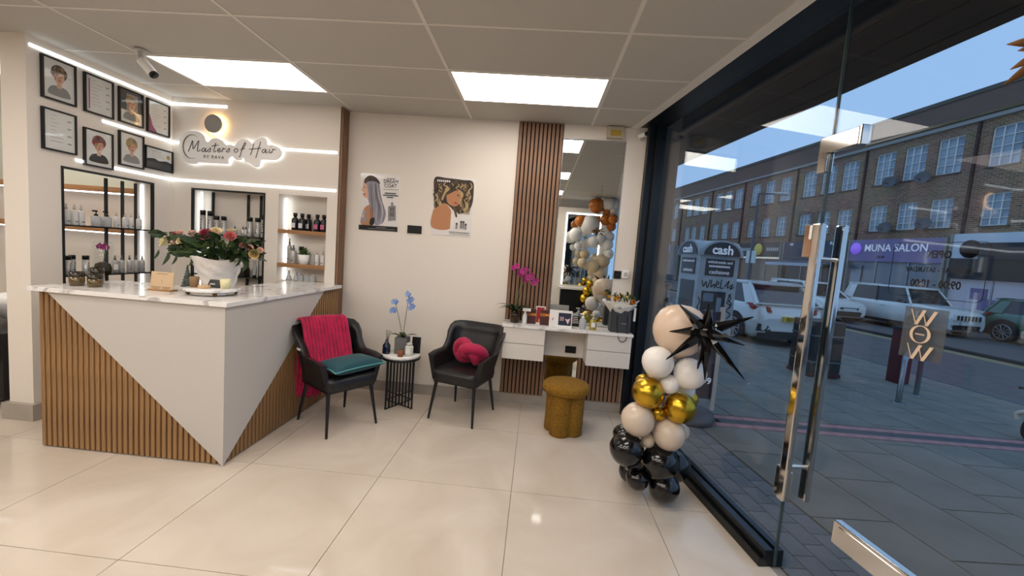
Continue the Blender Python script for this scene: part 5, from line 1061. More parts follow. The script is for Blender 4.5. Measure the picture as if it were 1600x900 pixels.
for k, l in GAR.items():
    for i, (x, y, z, r) in enumerate(l):
        Ym = (8.424 - y)*GY; z2 = 1.576 + (z - 1.576)*GY; r2 = r*GY
        if z2 + r2*1.05 > ZC: z2 = ZC - r2*1.08
        od = sorted(range(len(l)), key=lambda q: -l[q][2]).index(i); nm = ['topmost', 'second', 'third', 'fourth', 'fifth', 'sixth', 'seventh', 'eighth', 'ninth', 'tenth', 'eleventh', 'twelfth', 'thirteenth', 'fourteenth', 'fifteenth', 'sixteenth', 'seventeenth', 'eighteenth'][od]
        balloon(k, x*GY, 8.424 - Ym, z2, r2*0.96, nm + ' ' + k + ' balloon counted down the garland reflected in tall mirror', 'balloons of the mirrored garland', (rd.uniform(-.6, .6), rd.uniform(-.6, .2), 1))
# black foil star
st = thing('foil_star', 'black foil starburst balloon with long spikes on the column', 'balloon', (1.028, 2.45, 1.20)); FOIL = mat('black_foil', '#0a0a0b', 0.12, coat=0.5); SC = Vector((1.028, 2.455, 1.203))
MB().ball(SC, 0.055, 12, 8).build('core', FOIL, st)
tips = [(0.834, 1.353, -0.06), (0.985, 1.361, -0.1), (1.042, 1.371, 0.05), (1.097, 1.307, 0.12), (1.26, 1.317, -0.05), (1.256, 1.138, 0.0), (1.238, 0.955, -0.08), (1.077, 0.967, 0.05), (1.000, 0.941, -0.12), (0.960, 0.995, -0.10), (0.811, 1.012, 0.0), (0.819, 1.18, 0.02), (1.05, 1.22, -0.24)]
for (x, z, dy) in tips:
    T_ = Vector((x, 2.45 + dy, z)); d = (T_ - SC); L = d.length; d.normalize(); a_ = d.cross(Vector((0.2, 1, 0.1))).normalized(); b_ = d.cross(a_); rings = []
    for q, rr in ((0.08, 0.014), (0.24, 0.033), (0.45, 0.026), (0.75, 0.012), (0.97, 0.004), (1.0, 0.001)): rings.append([SC + d*L*q + (a_*math.cos(2*PI*i/6) + b_*math.sin(2*PI*i/6))*rr for i in range(6)])
    MB().loft(rings, sm=False).build('spike', FOIL, st)
# dried palm leaves by the door
pl = thing('dried_palm', 'brown dried palm leaves hanging near the door top right', 'dried plant', (1.02, 0.93, 2.0)); PALM = mat('dried_palm', '#8a6238', 0.8, c2='#5d3f24', nscale=12)
HUB = Vector((1.045, 0.93, 2.085))
MB().tube(smooth([(1.05, 0.93, ZC + 0.005), (1.047, 0.93, 2.5), (1.045, 0.93, 2.06)], 4), 0.003, 6).build('stem', KR2, pl)
for k, (dx, dz, dy, L) in enumerate(((-0.9, 0.35, 0, 0.10), (-1.0, 0.12, .1, 0.12), (-1, -0.08, -.1, 0.12), (-0.9, -0.3, .1, 0.11), (-0.8, -0.6, 0, 0.10), (-0.5, -0.9, .1, 0.10), (-0.2, -1, -.1, 0.11), (-0.6, 0.8, .1, 0.10), (0, 1, 0, 0.1), (0.8, 0.5, 0, 0.12), (1, 0, .1, 0.12), (0.8, -0.5, -.1, 0.12), (-0.95, -0.15, -.3, 0.10), (-0.7, -0.45, .3, 0.11))):
    d = Vector((dx, dy, dz)).normalized(); s_ = d.cross(Vector((0, 1, 0.2))).normalized(); mb = MB()
    def fn(u, v_): w_ = 0.012*math.sin(PI*min(1, v_*0.9 + 0.08)); return tuple(HUB + d*L*v_ + s_*(u - 0.5)*2*w_ + Vector((0, 0.15*abs(u - 0.5)*w_*4, -0.02*v_*v_)))
    mb.grid(fn, 2, 6); mb.build('leaf', PALM, pl, solid=0.0015)
# station behind the camera that the tall mirror reflects
sp_ = thing('styling_station', 'styling station with LED-edged mirror reflected in the wall mirror', 'styling station', (0.95, -1.05, 0))
MB().box(0.40, 1.55, -1.15, -1.05, 0.0, 2.70).build('partition', WALL, sp_)
MB().box(0.62, 1.35, -1.045, -1.04, 0.95, 2.55).build('mirror_glass', MIRROR, sp_)
for a_ in ((0.59, 0.62, 0.95, 2.58), (1.35, 1.38, 0.95, 2.58), (0.62, 1.35, 2.55, 2.58)): MB().box(a_[0], a_[1], -1.05, -1.035, a_[2], a_[3]).build('led_edge', LED, sp_)
MB().box(0.55, 1.42, -1.05, -0.78, 0.86, 0.90).build('ledge', DESKW, sp_)
MB().box(0.58, 1.40, -1.04, -0.80, 0.0, 0.86).build('cabinet', BLACKP, sp_)

# ================================================================== STREET
SLAB = mat('paving_slab', '#7d7970', 0.75, c2='#6d6a61', nscale=2.2); JOINT = mat('paving_joint', '#2b2e2f', 0.95); BRK = mat('pink_block', '#b08482', 0.85, c2='#946a6a', nscale=6); BRG = mat('grey_block', '#4f5559', 0.85)
ASPH = mat('asphalt', '#5a5654', 0.7, c2='#666260', nscale=5, bump=0.2, bscale=200); YEL = mat('yellow_paint', '#b9a56a', 0.8); KERB = mat('kerb_stone', '#5d6063', 0.85)
SLOPE = 0.036
pv_ = sthing('pavement', tuple(SO), TH); pv_.rotation_euler = (0, SLOPE, TH)
def SG_(t, s): return ST(t, s, -SLOPE*t)
MB().box(0.03, 7.4, -14, 45, -0.15, -0.012).build('paving_bed', JOINT, pv_, local=True)
cnt = 0; far = MB()
SW, SL = 0.60, 0.90
ssrc = MB().box(0.006, SW - 0.006, 0.006, SL - 0.006, -0.012, 0.0).build('slab', SLAB, pv_, local=True); ssrc.location = (0.62, -0.5, 0)
for r_ in range(11):
    t0 = 0.62 + r_*SW; offs = (r_ % 2)*0.45 + (r_ % 3)*0.1
    for k in range(-9, 40):
        s0 = 2.28 + offs + k*SL; s1 = s0 + SL
        for seg in ((s0, min(s1, 1.935)), (max(s0, 2.28), s1)):
            if seg[1] - seg[0] < 0.05: continue
            if -4 < s0 < 9.5:
                if abs(seg[1] - seg[0] - SL) < 1e-6: inst(ssrc, 'slab', pv_, (t0, seg[0], 0))
                else: MB().box(t0 + 0.006, t0 + SW - 0.006, seg[0] + 0.006, seg[1] - 0.006, -0.012, 0.0).build('slab', SLAB, pv_, local=True)
            else: far.box(t0 + 0.006, t0 + SW - 0.006, seg[0] + 0.006, seg[1] - 0.006, -0.012, 0.0)
bpy.data.objects.remove(ssrc)
# pink band across the pavement
b1 = MB().box(0.003, 0.217, 0, 0.10, -0.012, 0.001).build('brick', BRK, pv_, local=True); b2 = MB().box(0.003, 0.217, 0, 0.10, -0.012, 0.0).build('brick', BRG, pv_, local=True)
b1.location = (0.62, 1.945, 0); b2.location = (0.62, 2.055, 0)
for k in range(28):
    for q, (src, s0) in enumerate(((b1, 1.945), (b2, 2.055), (b1, 2.165))):
        if k == 0 and q < 2: continue
        inst(src, 'brick', pv_, (0.62 + 0.22*k + (0.11 if q == 1 else 0), s0, 0))
# small blocks along the shopfront
sb = MB().box(0.004, 0.136, 0.004, 0.196, -0.012, 0.0).build('paving_block', mat('small_block', '#62666a', 0.8, c2='#74787b', nscale=5), pv_, local=True); sb.location = (0.05, -2.0, 0)
for a_ in range(4):
    for k in range(36):
        if a_ == 0 and k == 0: continue
        inst(sb, 'paving_block', pv_, (0.05 + 0.14*a_, -2.0 + 0.2*k + (0.1 if a_ % 2 else 0), 0))
for k in range(5): far.box(0.05, 0.61, 5.3 + 2*k, 7.2 + 2*k, -0.012, 0)
o = far.build('distant_slab', SLAB, pv_, local=True); o['kind'] = 'stuff'
o = MB().box(7.24, 7.42, -14, 45, -0.15, 0.004).build('kerb', KERB, pv_, local=True)
rdw = sthing('road', tuple(SO), TH)
MB().box(7.40, 12.45, -20, 60, -0.5, -0.33).build('carriageway', ASPH, rdw, local=True)
for t0 in (11.90, 12.16): MB().box(t0, t0 + 0.10, -20, 60, -0.33, -0.326).build('yellow_line', YEL, rdw, local=True)
MB().box(12.40, 12.62, -20, 60, -0.5, -0.25).build('kerb', mat('dark_kerb', '#2f3133', 0.9), rdw, local=True)
MB().box(12.62, 19.1, -20, 60, -0.5, -0.29).build('parking_bay', ASPH, rdw, local=True)
MB().box(19.1, 20.7, -20, 60, -0.5, -0.18).build('far_pavement', SLAB, rdw, local=True)
# outer canopy and neighbouring pier
CAN = mat('canopy_board', '#1c1814', 0.8, c2='#0e0c0a', nscale=4, stretch=(8, 0.3, 8))
cp = sthing('canopy', tuple(SO), TH); cp.name = 'trim_1'; XF['trim_1'] = XF.pop('canopy') if 'canopy' in XF else XF['trim_1']
for k in range(9): MB().box(0.04 + 0.132*k, 0.04 + 0.132*k + 0.126, -8.5, 9, 3.10 + 0.004*(k % 2), 3.16).build('board', CAN, cp, local=True)
MB().box(0.04, 1.25, -8.5, 9, 3.16, 3.3).build('canopy_top', CAN, cp, local=True)
MB().box(0.0, 0.10, -8.5, 9, 3.0, 3.16).build('shutter_box', BLACKF, cp, local=True)
pier = struct(MB().prism([ST(-0.02, 2.10), ST(0.20, 2.10), ST(0.20, 2.9), ST(-0.02, 2.9)], (0, 0, 3.1)).build('wall_pier', mat('pier_render', '#6b625a', 0.8)))

# ---- brick parade opposite, t = 18
BR = brick_mat('brown_brick', '#a57357', '#744d3a', '#ab977f', 2.1); STONE = mat('pale_coping', '#8f8d86', 0.8); ROOF = mat('roof_slate', '#4f5048', 0.8); WHF = mat('window_white', '#e2ddd2', 0.5); PANE = mat('window_pane', '#76848f', 0.12, c2='#b4bcc4', nscale=0.9)
PK = 1.127
def PP(t, s, z=0): return ST(-1.67 + PK*(t + 1.67), -1.96 + PK*(s + 1.96), 1.576 + PK*(z - 1.576))
bd = thing('shop_parade', 'long brown brick parade with two storeys of windows over shops', 'building', tuple(PP(18, 20)), TH, None, PK)
def bl(t0, t1, s0, s1, z0, z1, mi=0): return MB().box(t0 - 18, t1 - 18, s0 - 20, s1 - 20, z0, z1)
upper = [37.2, 35.9, 34.4, 32.26, 30.88, 29.47, 27.42, 25.92, 24.42, 22.4, 20.99, 19.6, 17.65, 16.22, 14.78, 12.86, 11.4, 10.0, 40.0, 41.4, 43.0]
W2 = 0.5
hol = [(s - W2, s + W2, 6.38, 7.92) for s in upper] + [(s - 0.45, s + 0.45, 4.05, 5.32) for s in upper]
holed(6, 46, 3.6, 9.0, hol, lambda mb, a_, b_, c_, d_: mb.box(0, 0.25, a_ - 20, b_ - 20, c_, d_)).build('brick_wall', BR, bd, local=True)
bl(18.25, 26, 6, 46, 0, 9.0).build('inner_block', FELT, bd, local=True)
bl(17.85, 18.3, 6, 46, 8.28, 8.42).build('cornice', STONE, bd, local=True)
bl(17.95, 18.3, 6, 46, 8.42, 9.45).build('parapet', mat('parapet_brick', '#6b564c', 0.9), bd, local=True)
bl(17.90, 18.4, 6, 46, 9.45, 9.62).build('coping', ROOF, bd, local=True)
wsrc = {}
for kind, (ww, hh) in (('u', (1.0, 1.54)), ('l', (0.9, 1.27))):
    fr = MB(); b_ = 0.04
    fr.box(-0.02, 0.04, -ww/2, -ww/2 + b_, 0, hh).box(-0.02, 0.04, ww/2 - b_, ww/2, 0, hh).box(-0.02, 0.04, -ww/2, ww/2, 0, b_).box(-0.02, 0.04, -ww/2, ww/2, hh - b_, hh)
    for k in (1, 2): fr.box(-0.015, 0.03, -ww/2 + ww*k/3 - 0.018, -ww/2 + ww*k/3 + 0.018, b_, hh - b_)
    for k in (1, 2, 3): fr.box(-0.012, 0.03, -ww/2 + b_, ww/2 - b_, hh*k/4 - 0.012, hh*k/4 + 0.012)
    pn_ = MB().box(0.03, 0.045, -ww/2, ww/2, 0, hh)
    wsrc[kind] = (fr, pn_, None)
data = {}; SILL = mat('dark_sill', '#574a42', 0.8)
for i, s in enumerate(upper):
    for kind, z in (('u', 6.38), ('l', 4.05)):
        fr, pn_, _ = wsrc[kind]
        if kind not in data:
            o = fr.build('window', WHF, bd, local=True); q = pn_.build('pane', PANE, o, local=True); data[kind] = (o.data, q.data)
        else:
            o = bpy.data.objects.new('window', data[kind][0]); col.objects.link(o); o.parent = bd; q = bpy.data.objects.new('pane', data[kind][1]); col.objects.link(q); q.parent = o
        o.location = (0.08, s - 20, z); MB().box(-0.05, 0.05, s - 20.56, s - 19.44, z - 0.06, z).build('window_sill', SILL, bd, local=True)
for s in (28.68, 18.68, 33.2, 23.4, 38.6, 13.8): bl(17.92, 18.0, s - 0.05, s + 0.05, 3.6, 8.28).build('drainpipe', mat('drainpipe', '#3a2420', 0.7), bd, local=True)
def dish(label, s, z):
    c = thing('satellite_dish', label, 'satellite dish', tuple(PP(17.7, s, z)), TH, 'satellite dishes', PK)
    mb = MB(); mb.M = Matrix.Rotation(-1.2, 4, 'Y') @ Matrix.Rotation(0.5, 4, 'X'); mb.lathe([(0, 0), (0.12, 0.01), (0.22, 0.04), (0.28, 0.08), (0.27, 0.085), (0.2, 0.05), (0, 0.02)], n=20); mb.build('bowl', mat('dish_grey', '#55585b', 0.6), c, local=True)
    MB().cyl((0.02, 0, 0), (0.32, 0, -0.1), 0.02, n=6).build('bracket', BLACKM, c, local=True); MB().cyl((0, 0, -0.1), (-0.3, 0, 0.0), 0.012, n=6).build('feed_arm', BLACKM, c, local=True)
dish('left of two satellite dishes under the top windows', 17.0, 6.35); dish('right of two satellite dishes under the top windows', 15.5, 6.3); dish('satellite dish between the lower windows of the parade', 16.9, 4.15); dish('satellite dish right of the lower salon window', 15.15, 4.25)
# shop units under the parade
def shop(label, s0, s1, fcol, gcol, ftop=3.62, fbot=2.52):
    c = thing('shop_unit', label, 'shop front', tuple(PP(17.95, (s0+s1)/2)), TH, None, PK); L = s1 - s0
    MB().box(-0.12, 0.05, -L/2 + 0.1, L/2 - 0.1, fbot, ftop).build('fascia', fcol, c, local=True)
    for y in (-L/2, L/2 - 0.1): MB().box(-0.16, 0.05, y, y + 0.1, 0.05, ftop).build('pilaster', STONE, c, local=True)
    MB().box(0.0, 0.05, -L/2 + 0.1, L/2 - 0.1, 0.05, 0.6).build('stall_riser', PDARK, c, local=True)
    MB().box(0.02, 0.04, -L/2 + 0.1, L/2 - 0.1, 0.6, fbot).build('shop_window', gcol, c, local=True)
    for k in (1, 2): y = -L/2 + L*k/3; MB().box(-0.02, 0.04, y - 0.03, y + 0.03, 0.6, fbot).build('mullion', STEEL, c, local=True)
    return c
def stext(body, size, s, z, mt, c, **k):     # lettering on a fascia, read from the road: reading direction is -s
    M = Matrix.Identity(4); P = PP(17.95 - 0.125, s, z); size *= PK; X = -SV; Y = Vector((0, 0, 1)); Z = -TV
    for i in range(3): M[i][0] = X[i]; M[i][1] = Y[i]; M[i][2] = Z[i]; M[i][3] = P[i]
    text('lettering', body, size, M, mt, c, 0.01, **k)
SHG = mat('dark_shop_glass', '#2e2a28', 0.1); SHW = mat('warm_shop_glass', '#86694f', 0.15); WTX = mat('white_letter', '#d8dce2', 0.5, emit='#cfd8e6', es=0.25)
PURP = mat('purple_fascia', '#85759a', 0.5); SHB = mat('bright_shop', '#a9aebb', 0.3, emit='#c7cbe0', es=0.10)
c = shop('purple fascia hair salon shop in the opposite parade', 14.15, 18.85, PURP, mat('grey_shop_glass', '#86868a', 0.2)); stext('MUNA SALON', 0.50, 16.4, 3.18, WTX, c, xs=0.95, bold=0.004); stext('HAIR', 0.18, 17.0, 2.75, mat('dim_letter', '#403350', 0.6), c)
mb = MB(); mb.M = Matrix.Rotation(PI/2, 4, 'Y'); mb.lathe([(0, -0.02), (0.30, -0.02), (0.30, 0.04), (0, 0.04)], n=28); o = mb.build('round_badge', mat('lilac_badge', '#8f6fd8', 0.5, emit='#8a63e6', es=0.5), c, local=True); o.location = (-0.15, 18.4 - 16.5, 3.16)
MB().box(-0.06, -0.02, 1.5, 2.1, 0.05, 2.3).build('shop_door', STEEL, c, local=True)
c = shop('navy fascia kosher shop with an awning in opposite parade', 18.95, 23.7, mat('navy_fascia', '#39404f', 0.5), SHG); stext('Ar   s', 0.75, 21.2, 3.08, WTX, c, bold=0.012, xs=0.9); stext('Kosher', 0.26, 19.7, 3.48, WTX, c); stext('102', 0.22, 23.0, 3.45, WTX, c)
MB().prism([(-0.1, -2.2, 2.5), (-1.3, -2.2, 2.25), (-1.3, -2.2, 2.15), (-0.1, -2.2, 2.3)], (0, 4.4, 0)).build('awning', mat('awning_grey', '#5a5f66', 0.7), c, local=True); MB().box(-1.34, -1.29, -2.2, 2.2, 2.08, 2.26).build('awning_valance', mat('awning_edge', '#aeb6bf', 0.7), c, local=True)
c = shop('dark fascia shop with a yellow-green emblem left of kosher shop', 23.85, 28.4, mat('charcoal_fascia', '#453c36', 0.5), SHW); mb = MB(); mb.M = Matrix.Rotation(PI/2, 4, 'Y')
mb.lathe([(0, 0), (0.42, 0), (0.42, 0.04), (0, 0.04)], n=20); o = mb.build('round_badge', mat('emblem_yellow', '#b5a94e', 0.5, emit='#b5a94e', es=0.2), c, local=True); o.location = (-0.16, 0, 3.15)
[MB().box(-0.13, -0.12, y0_ + 0.2*k, y0_ + 0.2*k + 0.14, 3.04, 3.26).build('worn_letter', GREYP, c, local=True) for y0_ in (-2.0, 0.7) for k in range(6)]; MB().box(-0.20, -0.12, -2.2, 2.2, 2.5, 2.62).build('sign_light', mat('sign_light', '#c9c3b0', 0.5, emit='#d8cfb4', es=0.4), c, local=True)
c = shop('white fascia shop with black round badge at the right', 9.3, 14.05, mat('white_fascia', '#cfd3d6', 0.5), SHB, 3.75, 2.75); mb = MB(); mb.M = Matrix.Rotation(PI/2, 4, 'Y')
mb.lathe([(0, 0), (0.36, 0), (0.36, 0.05), (0, 0.05)], n=28); o = mb.build('round_badge', BLACKP, c, local=True); o.location = (-0.18, 13.28 - 11.675, 3.12)
MB().box(-0.30, -0.02, -2.2, 1.2, 2.72, 3.35).build('dark_sign', mat('dark_sign', '#2d2c30', 0.5), c, local=True); MB().box(-0.25, 0.03, -2.2, 2.2, 1.9, 2.72).build('rolled_shutter', mat('shutter_dark', '#2b2928', 0.5), c, local=True)
for k, (y, z, m_) in enumerate(((1.2, 1.35, PURP), (-0.6, 1.45, CARDR), (-1.25, 1.45, PAPER), (-1.75, 1.4, CARDR), (0.9, 0.95, PURP))): MB().box(-0.01, 0.015, y - 0.28, y + 0.28, z - 0.22, z + 0.22).build('window_poster', m_, c, local=True)
c = shop('far shop with a blue round badge beyond the cash kiosk', 38.4, 43.0, PDARK, SHG); mb = MB(); mb.M = Matrix.Rotation(PI/2, 4, 'Y')
mb.lathe([(0, 0), (0.6, 0), (0.6, 0.06), (0, 0.06)], n=24); o = mb.build('round_badge', mat('blue_badge', '#4f9be0', 0.5, emit='#4f9be0', es=0.5), c, local=True); o.location = (-0.2, 0, 3.3)
c = shop('dark shop just left of the yellow-green emblem shop', 28.5, 33.3, PDARK, SHG); c = shop('plain dark shop between the blue badge and emblem shops', 33.4, 38.3, mat('brown_fascia', '#3a302b', 0.5), SHG)

# ---- cars (front = +y local)
TYRE = mat('tyre', '#121314', 0.85); RIM = mat('alloy_rim', '#8f959b', 0.3, metal=0.8); CGL = mat('car_glass', '#1d2328', 0.05, spec=0.8); TRIMB = mat('car_trim', '#17181a', 0.6); HL = mat('headlamp', '#c9d3da', 0.1, coat=0.8); TL = mat('tail_lamp', '#8e1418', 0.2, coat=0.3); PLY = mat('plate_yellow', '#c9a83a', 0.5); PLW = mat('plate_white', '#d8d8d2', 0.5)
def car(label, t_, s_, rz, paint, L=4.3, Wd=1.8, H=1.5, belt=0.95, hood=0.92, cab=(-0.44, 0.22, -0.30, 0.02), rear=0.98, scale=1.0, plate=None, tall=False, mini=False, zz=-0.29):
    c = thing('car', label, 'car', tuple(ST(t_, s_, zz)), TH + rz); hw = Wd/2; c.scale = (scale,)*3
    # lower body
    ys = [-0.5, -0.485, -0.44, -0.36, -0.2, 0.0, 0.18, 0.26, 0.36, 0.44, 0.485, 0.5]
    tops = [0.70, rear - 0.05, rear, belt, belt, belt, belt, hood + 0.02, hood - 0.02, hood - 0.08, hood - 0.20, hood - 0.34]
    wid = [0.80, 0.90, 0.96, 1.0, 1.0, 1.0, 1.0, 1.0, 0.99, 0.95, 0.88, 0.78]; bot = [0.36, 0.28, 0.22] + [0.2]*6 + [0.2, 0.24, 0.30]; rings = []
    for y, zt, wv, zb in zip(ys, tops, wid, bot):
        w_ = hw*wv; zm = zb + (zt - zb)*0.5
        half = [(w_*0.88, zb), (w_*0.98, zb + 0.08), (w_*1.0, zm), (w_*0.985, zm + (zt - zm)*0.6), (w_*0.93, zt - 0.02), (w_*0.80, zt + 0.005), (0.0, zt + 0.03)]
        rings.append([(x, y*L, z) for x, z in half] + [(-x, y*L, z) for x, z in half[-2::-1]])
    MB().loft(rings).build('body', paint, c, local=True)
    y0b, y1b, y0t, y1t = [q*L for q in cab]; wb, wt = hw*0.93, hw*0.72; zb, zt = belt - 0.03, H
    def cabp(sx, y, top, grow=0): return ((sx*((wt if top else wb) + grow), y, (zt if top else zb)))
    base = [(-wb, y0b, zb), (wb, y0b, zb), (wb, y1b, zb), (-wb, y1b, zb)]; topr = [(-wt, y0t, zt - 0.05), (wt, y0t, zt - 0.05), (wt, y1t, zt - 0.05), (-wt, y1t, zt - 0.05)]
    MB().loft([base, topr], sm=False).build('glazing', CGL, c, local=True)
    rf = []
    for z, g_ in ((zt - 0.07, 1.0), (zt - 0.03, 1.02), (zt, 0.93), (zt + 0.012, 0.6)): rf.append([(sx*wt*g_*1.03, (y0t + y1t)/2 + (y - (y0t + y1t)/2)*(1.06 if g_ > 0.9 else g_), z) for sx, y in ((-1, y0t), (-0.5, y0t - 0.02), (0.5, y0t - 0.02), (1, y0t), (1, (y0t + y1t)/2), (1, y1t), (0.5, y1t + 0.03), (-0.5, y1t + 0.03), (-1, y1t), (-1, (y0t + y1t)/2))])
    MB().loft(rf).build('roof', paint, c, local=True)
    for sx in (-1, 1):
        for (yb, yt, r_) in ((y0b, y0t, 0.055), (y1b, y1t, 0.04)): MB().tube([(sx*wb, yb, zb), (sx*wt, yt, zt - 0.05)], r_, 6).build('pillar', paint, c, local=True)
        ym = (y0b + y1b)/2 + 0.1; MB().tube([(sx*wb*1.0, ym, zb), (sx*wt*1.0, (y0t + y1t)/2 + 0.05, zt - 0.05)], 0.035, 6).build('pillar', TRIMB, c, local=True)
        yq = y0b + 0.45; MB().prism([(sx*(wb + 0.004), y0b, zb + 0.0), (sx*(wb + 0.004), yq, zb + 0.0), (sx*(wt + 0.01), y0t + 0.30, zt - 0.07), (sx*(wt + 0.01), y0t, zt - 0.07)], (sx*0.012, 0, 0)).build('rear_quarter', paint, c, local=True)
        for yw in (-0.31*L, 0.31*L):
            R_ = 0.345; mb = MB(); mb.tube([(sx*(hw - 0.20), yw, R_), (sx*(hw + 0.005), yw, R_)], R_, 24); wl = mb.build('wheel', TYRE, c, local=True)
            rm = MB(); rm.tube([(sx*(hw + 0.004), yw, R_), (sx*(hw + 0.012), yw, R_)], R_*0.18, 12)
            for k in range(10): a_ = 2*PI*k/10; rm.tube([(sx*(hw + 0.010), yw + 0.05*math.cos(a_), R_ + 0.05*math.sin(a_)), (sx*(hw + 0.010), yw + R_*0.68*math.cos(a_), R_ + R_*0.68*math.sin(a_))], 0.016, 5)
            rm.tube([(sx*(hw + 0.008), yw + R_*0.7*math.cos(2*PI*k/24), R_ + R_*0.7*math.sin(2*PI*k/24)) for k in range(24)], 0.018, 5, closed=True); rm.build('alloy_rim', RIM, wl, local=True)
            MB().prism([(sx*(hw*0.985), yw + 0.43*math.cos(a_), R_ + 0.43*math.sin(a_)) for a_ in [PI*k/14 for k in range(15)]] + [(sx*hw*0.985, yw - 0.43, 0.22), (sx*hw*0.985, yw + 0.43, 0.22)], (sx*0.02, 0, 0)).build('wheel_arch', TRIMB, c, local=True)
        MB().box(min(sx*hw*0.99, sx*hw*1.005), max(sx*hw*0.99, sx*hw*1.005), -0.2*L, 0.2*L, 0.2, 0.32).build('side_skirt', TRIMB, c, local=True)
        MB().ball((sx*(hw + 0.06), y1b - 0.35, belt + 0.06), (0.08, 0.05, 0.06), 10, 6).build('wing_mirror', TRIMB if not mini else paint, c, local=True)
        for yd in (0.02*L,): MB().box(min(sx*hw*0.99, sx*hw*1.015), max(sx*hw*0.99, sx*hw*1.015), yd - 0.30, yd - 0.14, belt - 0.20, belt - 0.17).build('door_handle', paint, c, local=True)
        # lamps
        MB().prism([(sx*hw*0.45, 0.496*L, hood - 0.33), (sx*hw*0.80, 0.475*L, hood - 0.30), (sx*hw*0.93, 0.43*L, hood - 0.16), (sx*hw*0.80, 0.455*L, hood - 0.14), (sx*hw*0.48, 0.485*L, hood - 0.22)], (0, 0.025, 0.012)).build('headlamp', HL, c, local=True)
        MB().prism([(sx*hw*0.58, -0.496*L, rear - 0.20), (sx*hw*0.98, -0.435*L, rear - 0.16), (sx*hw*0.99, -0.40*L, rear - 0.02), (sx*hw*0.85, -0.455*L, rear - 0.02), (sx*hw*0.62, -0.487*L, rear - 0.08)], (sx*0.02, -0.05, 0)).build('tail_lamp', TL, c, local=True)
        MB().prism([(sx*hw*0.62, -0.495*L, 0.52), (sx*hw*0.90, -0.488*L, 0.58), (sx*hw*0.93, -0.485*L, 0.40), (sx*hw*0.72, -0.496*L, 0.40)], (0, -0.03, 0)).build('reflector_vent', TRIMB, c, local=True)
        MB().prism([(sx*hw*0.55, 0.495*L, 0.36), (sx*hw*0.85, 0.478*L, 0.38), (sx*hw*0.85, 0.478*L, 0.48), (sx*hw*0.6, 0.495*L, 0.44)], (0, 0.03, 0)).build('fog_lamp_bay', TRIMB, c, local=True)
    MB().prism([(-hw*0.88, -0.484*L, 0.22), (-hw*0.62, -0.508*L, 0.22), (hw*0.62, -0.508*L, 0.22), (hw*0.88, -0.484*L, 0.22), (hw*0.6, -0.44*L, 0.22), (-hw*0.6, -0.44*L, 0.22)], (0, 0, 0.22)).build('rear_diffuser', TRIMB, c, local=True)
    MB().box(-hw*0.60, hw*0.60, -0.512*L, -0.49*L, 0.42, 0.47).build('bumper_blade', paint, c, local=True)
    MB().box(-hw*0.55, hw*0.55, 0.47*L, 0.506*L, 0.28, 0.46).build('front_intake', TRIMB, c, local=True)
    if tall:
        gp = MB().box(-hw*0.55, hw*0.55, 0.485*L, 0.512*L, 0.62, 0.82).build('grille', paint, c, local=True)
        for k in range(7): x = -hw*0.45 + hw*0.9*k/6; MB().box(x - 0.035, x + 0.035, 0.512*L, 0.517*L, 0.64, 0.80).build('grille_slot', TRIMB, gp, local=True)
    else: MB().box(-hw*0.42, hw*0.42, 0.485*L, 0.506*L, hood - 0.36, hood - 0.29).build('grille', TRIMB, c, local=True)
    MB().box(-0.26, 0.26, 0.505*L, 0.513*L, 0.47, 0.58).build('number_plate', PLW, c, local=True)
    pl_ = MB().box(-0.26, 0.26, -0.512*L, -0.495*L, 0.66, 0.78).build('number_plate', PLY, c, local=True)
    MB().prism([(-wt*1.02, y0t - 0.16, zt - 0.04), (wt*1.02, y0t - 0.16, zt - 0.04), (wt*1.02, y0t + 0.1, zt - 0.0), (-wt*1.02, y0t + 0.1, zt - 0.0)], (0, 0, 0.025)).build('spoiler', paint, c, local=True)
    MB().box(-wb*0.98, wb*0.98, -0.493*L, -0.44*L, rear - 0.02, rear + 0.015).build('tailgate_lip', paint, c, local=True)
    if plate:
        XF[c.name] = XF[c.name] @ Matrix.Scale(scale, 4)
        M = XF[c.name] @ Matrix(((1,0,0,0),(0,0,1,-0.5135*L),(0,1,0,0.72),(0,0,0,1)))
        M = XF[c.name] @ Matrix.Translation(Vector((0, -0.5135*L, 0.72))) @ Matrix.Rotation(PI/2, 4, 'X')
        text('plate_lettering', plate, 0.115, M, INK, c, 0.001, xs=0.85)
    return c
PWH = mat('white_paint', '#dcdad4', 0.2, coat=0.8); PSI = mat('pearl_paint', '#cfccc6', 0.2, coat=0.8, metal=0.1); PGR = mat('green_paint', '#2a5a4a', 0.2, coat=0.9); PDK = mat('dark_paint', '#22262c', 0.2, coat=0.8)
car('pearl white crossover parked with its tail to the shop window', 5.80, 9.45, 0, PSI, 4.4, 1.82, 1.55, 1.04, 0.98, (-0.475, 0.24, -0.33, 0.03), 1.06, 1.0, 'EJ23 HTB', zz=-0.23)
car('white hatchback facing right, left of the white off-roader', 13.55, 16.0, PI, PWH, 4.0, 1.75, 1.48, 0.92, 0.90, (-0.46, 0.27, -0.36, 0.08), 0.95, 1.08)
car('boxy white off-roader with slotted grille in front of purple shop', 15.95, 13.75, PI, PWH, 4.25, 1.85, 1.67, 1.05, 1.04, (-0.47, 0.22, -0.44, 0.12), 1.08, 1.03, tall=True)
car('dark green small car at the right edge across the road', 18.0, 10.0, PI, PGR, 3.9, 1.75, 1.45, 0.98, 0.96, (-0.46, 0.24, -0.40, 0.12), 0.98, 1.08, mini=True)
car('dark car with glowing red tail lamp beyond the kiosk', 4.3, 14.6, 0, PDK, 4.4, 1.82, 1.55, 1.02, 0.98, (-0.47, 0.24, -0.36, 0.05), 1.06, 1.0, zz=-0.19)
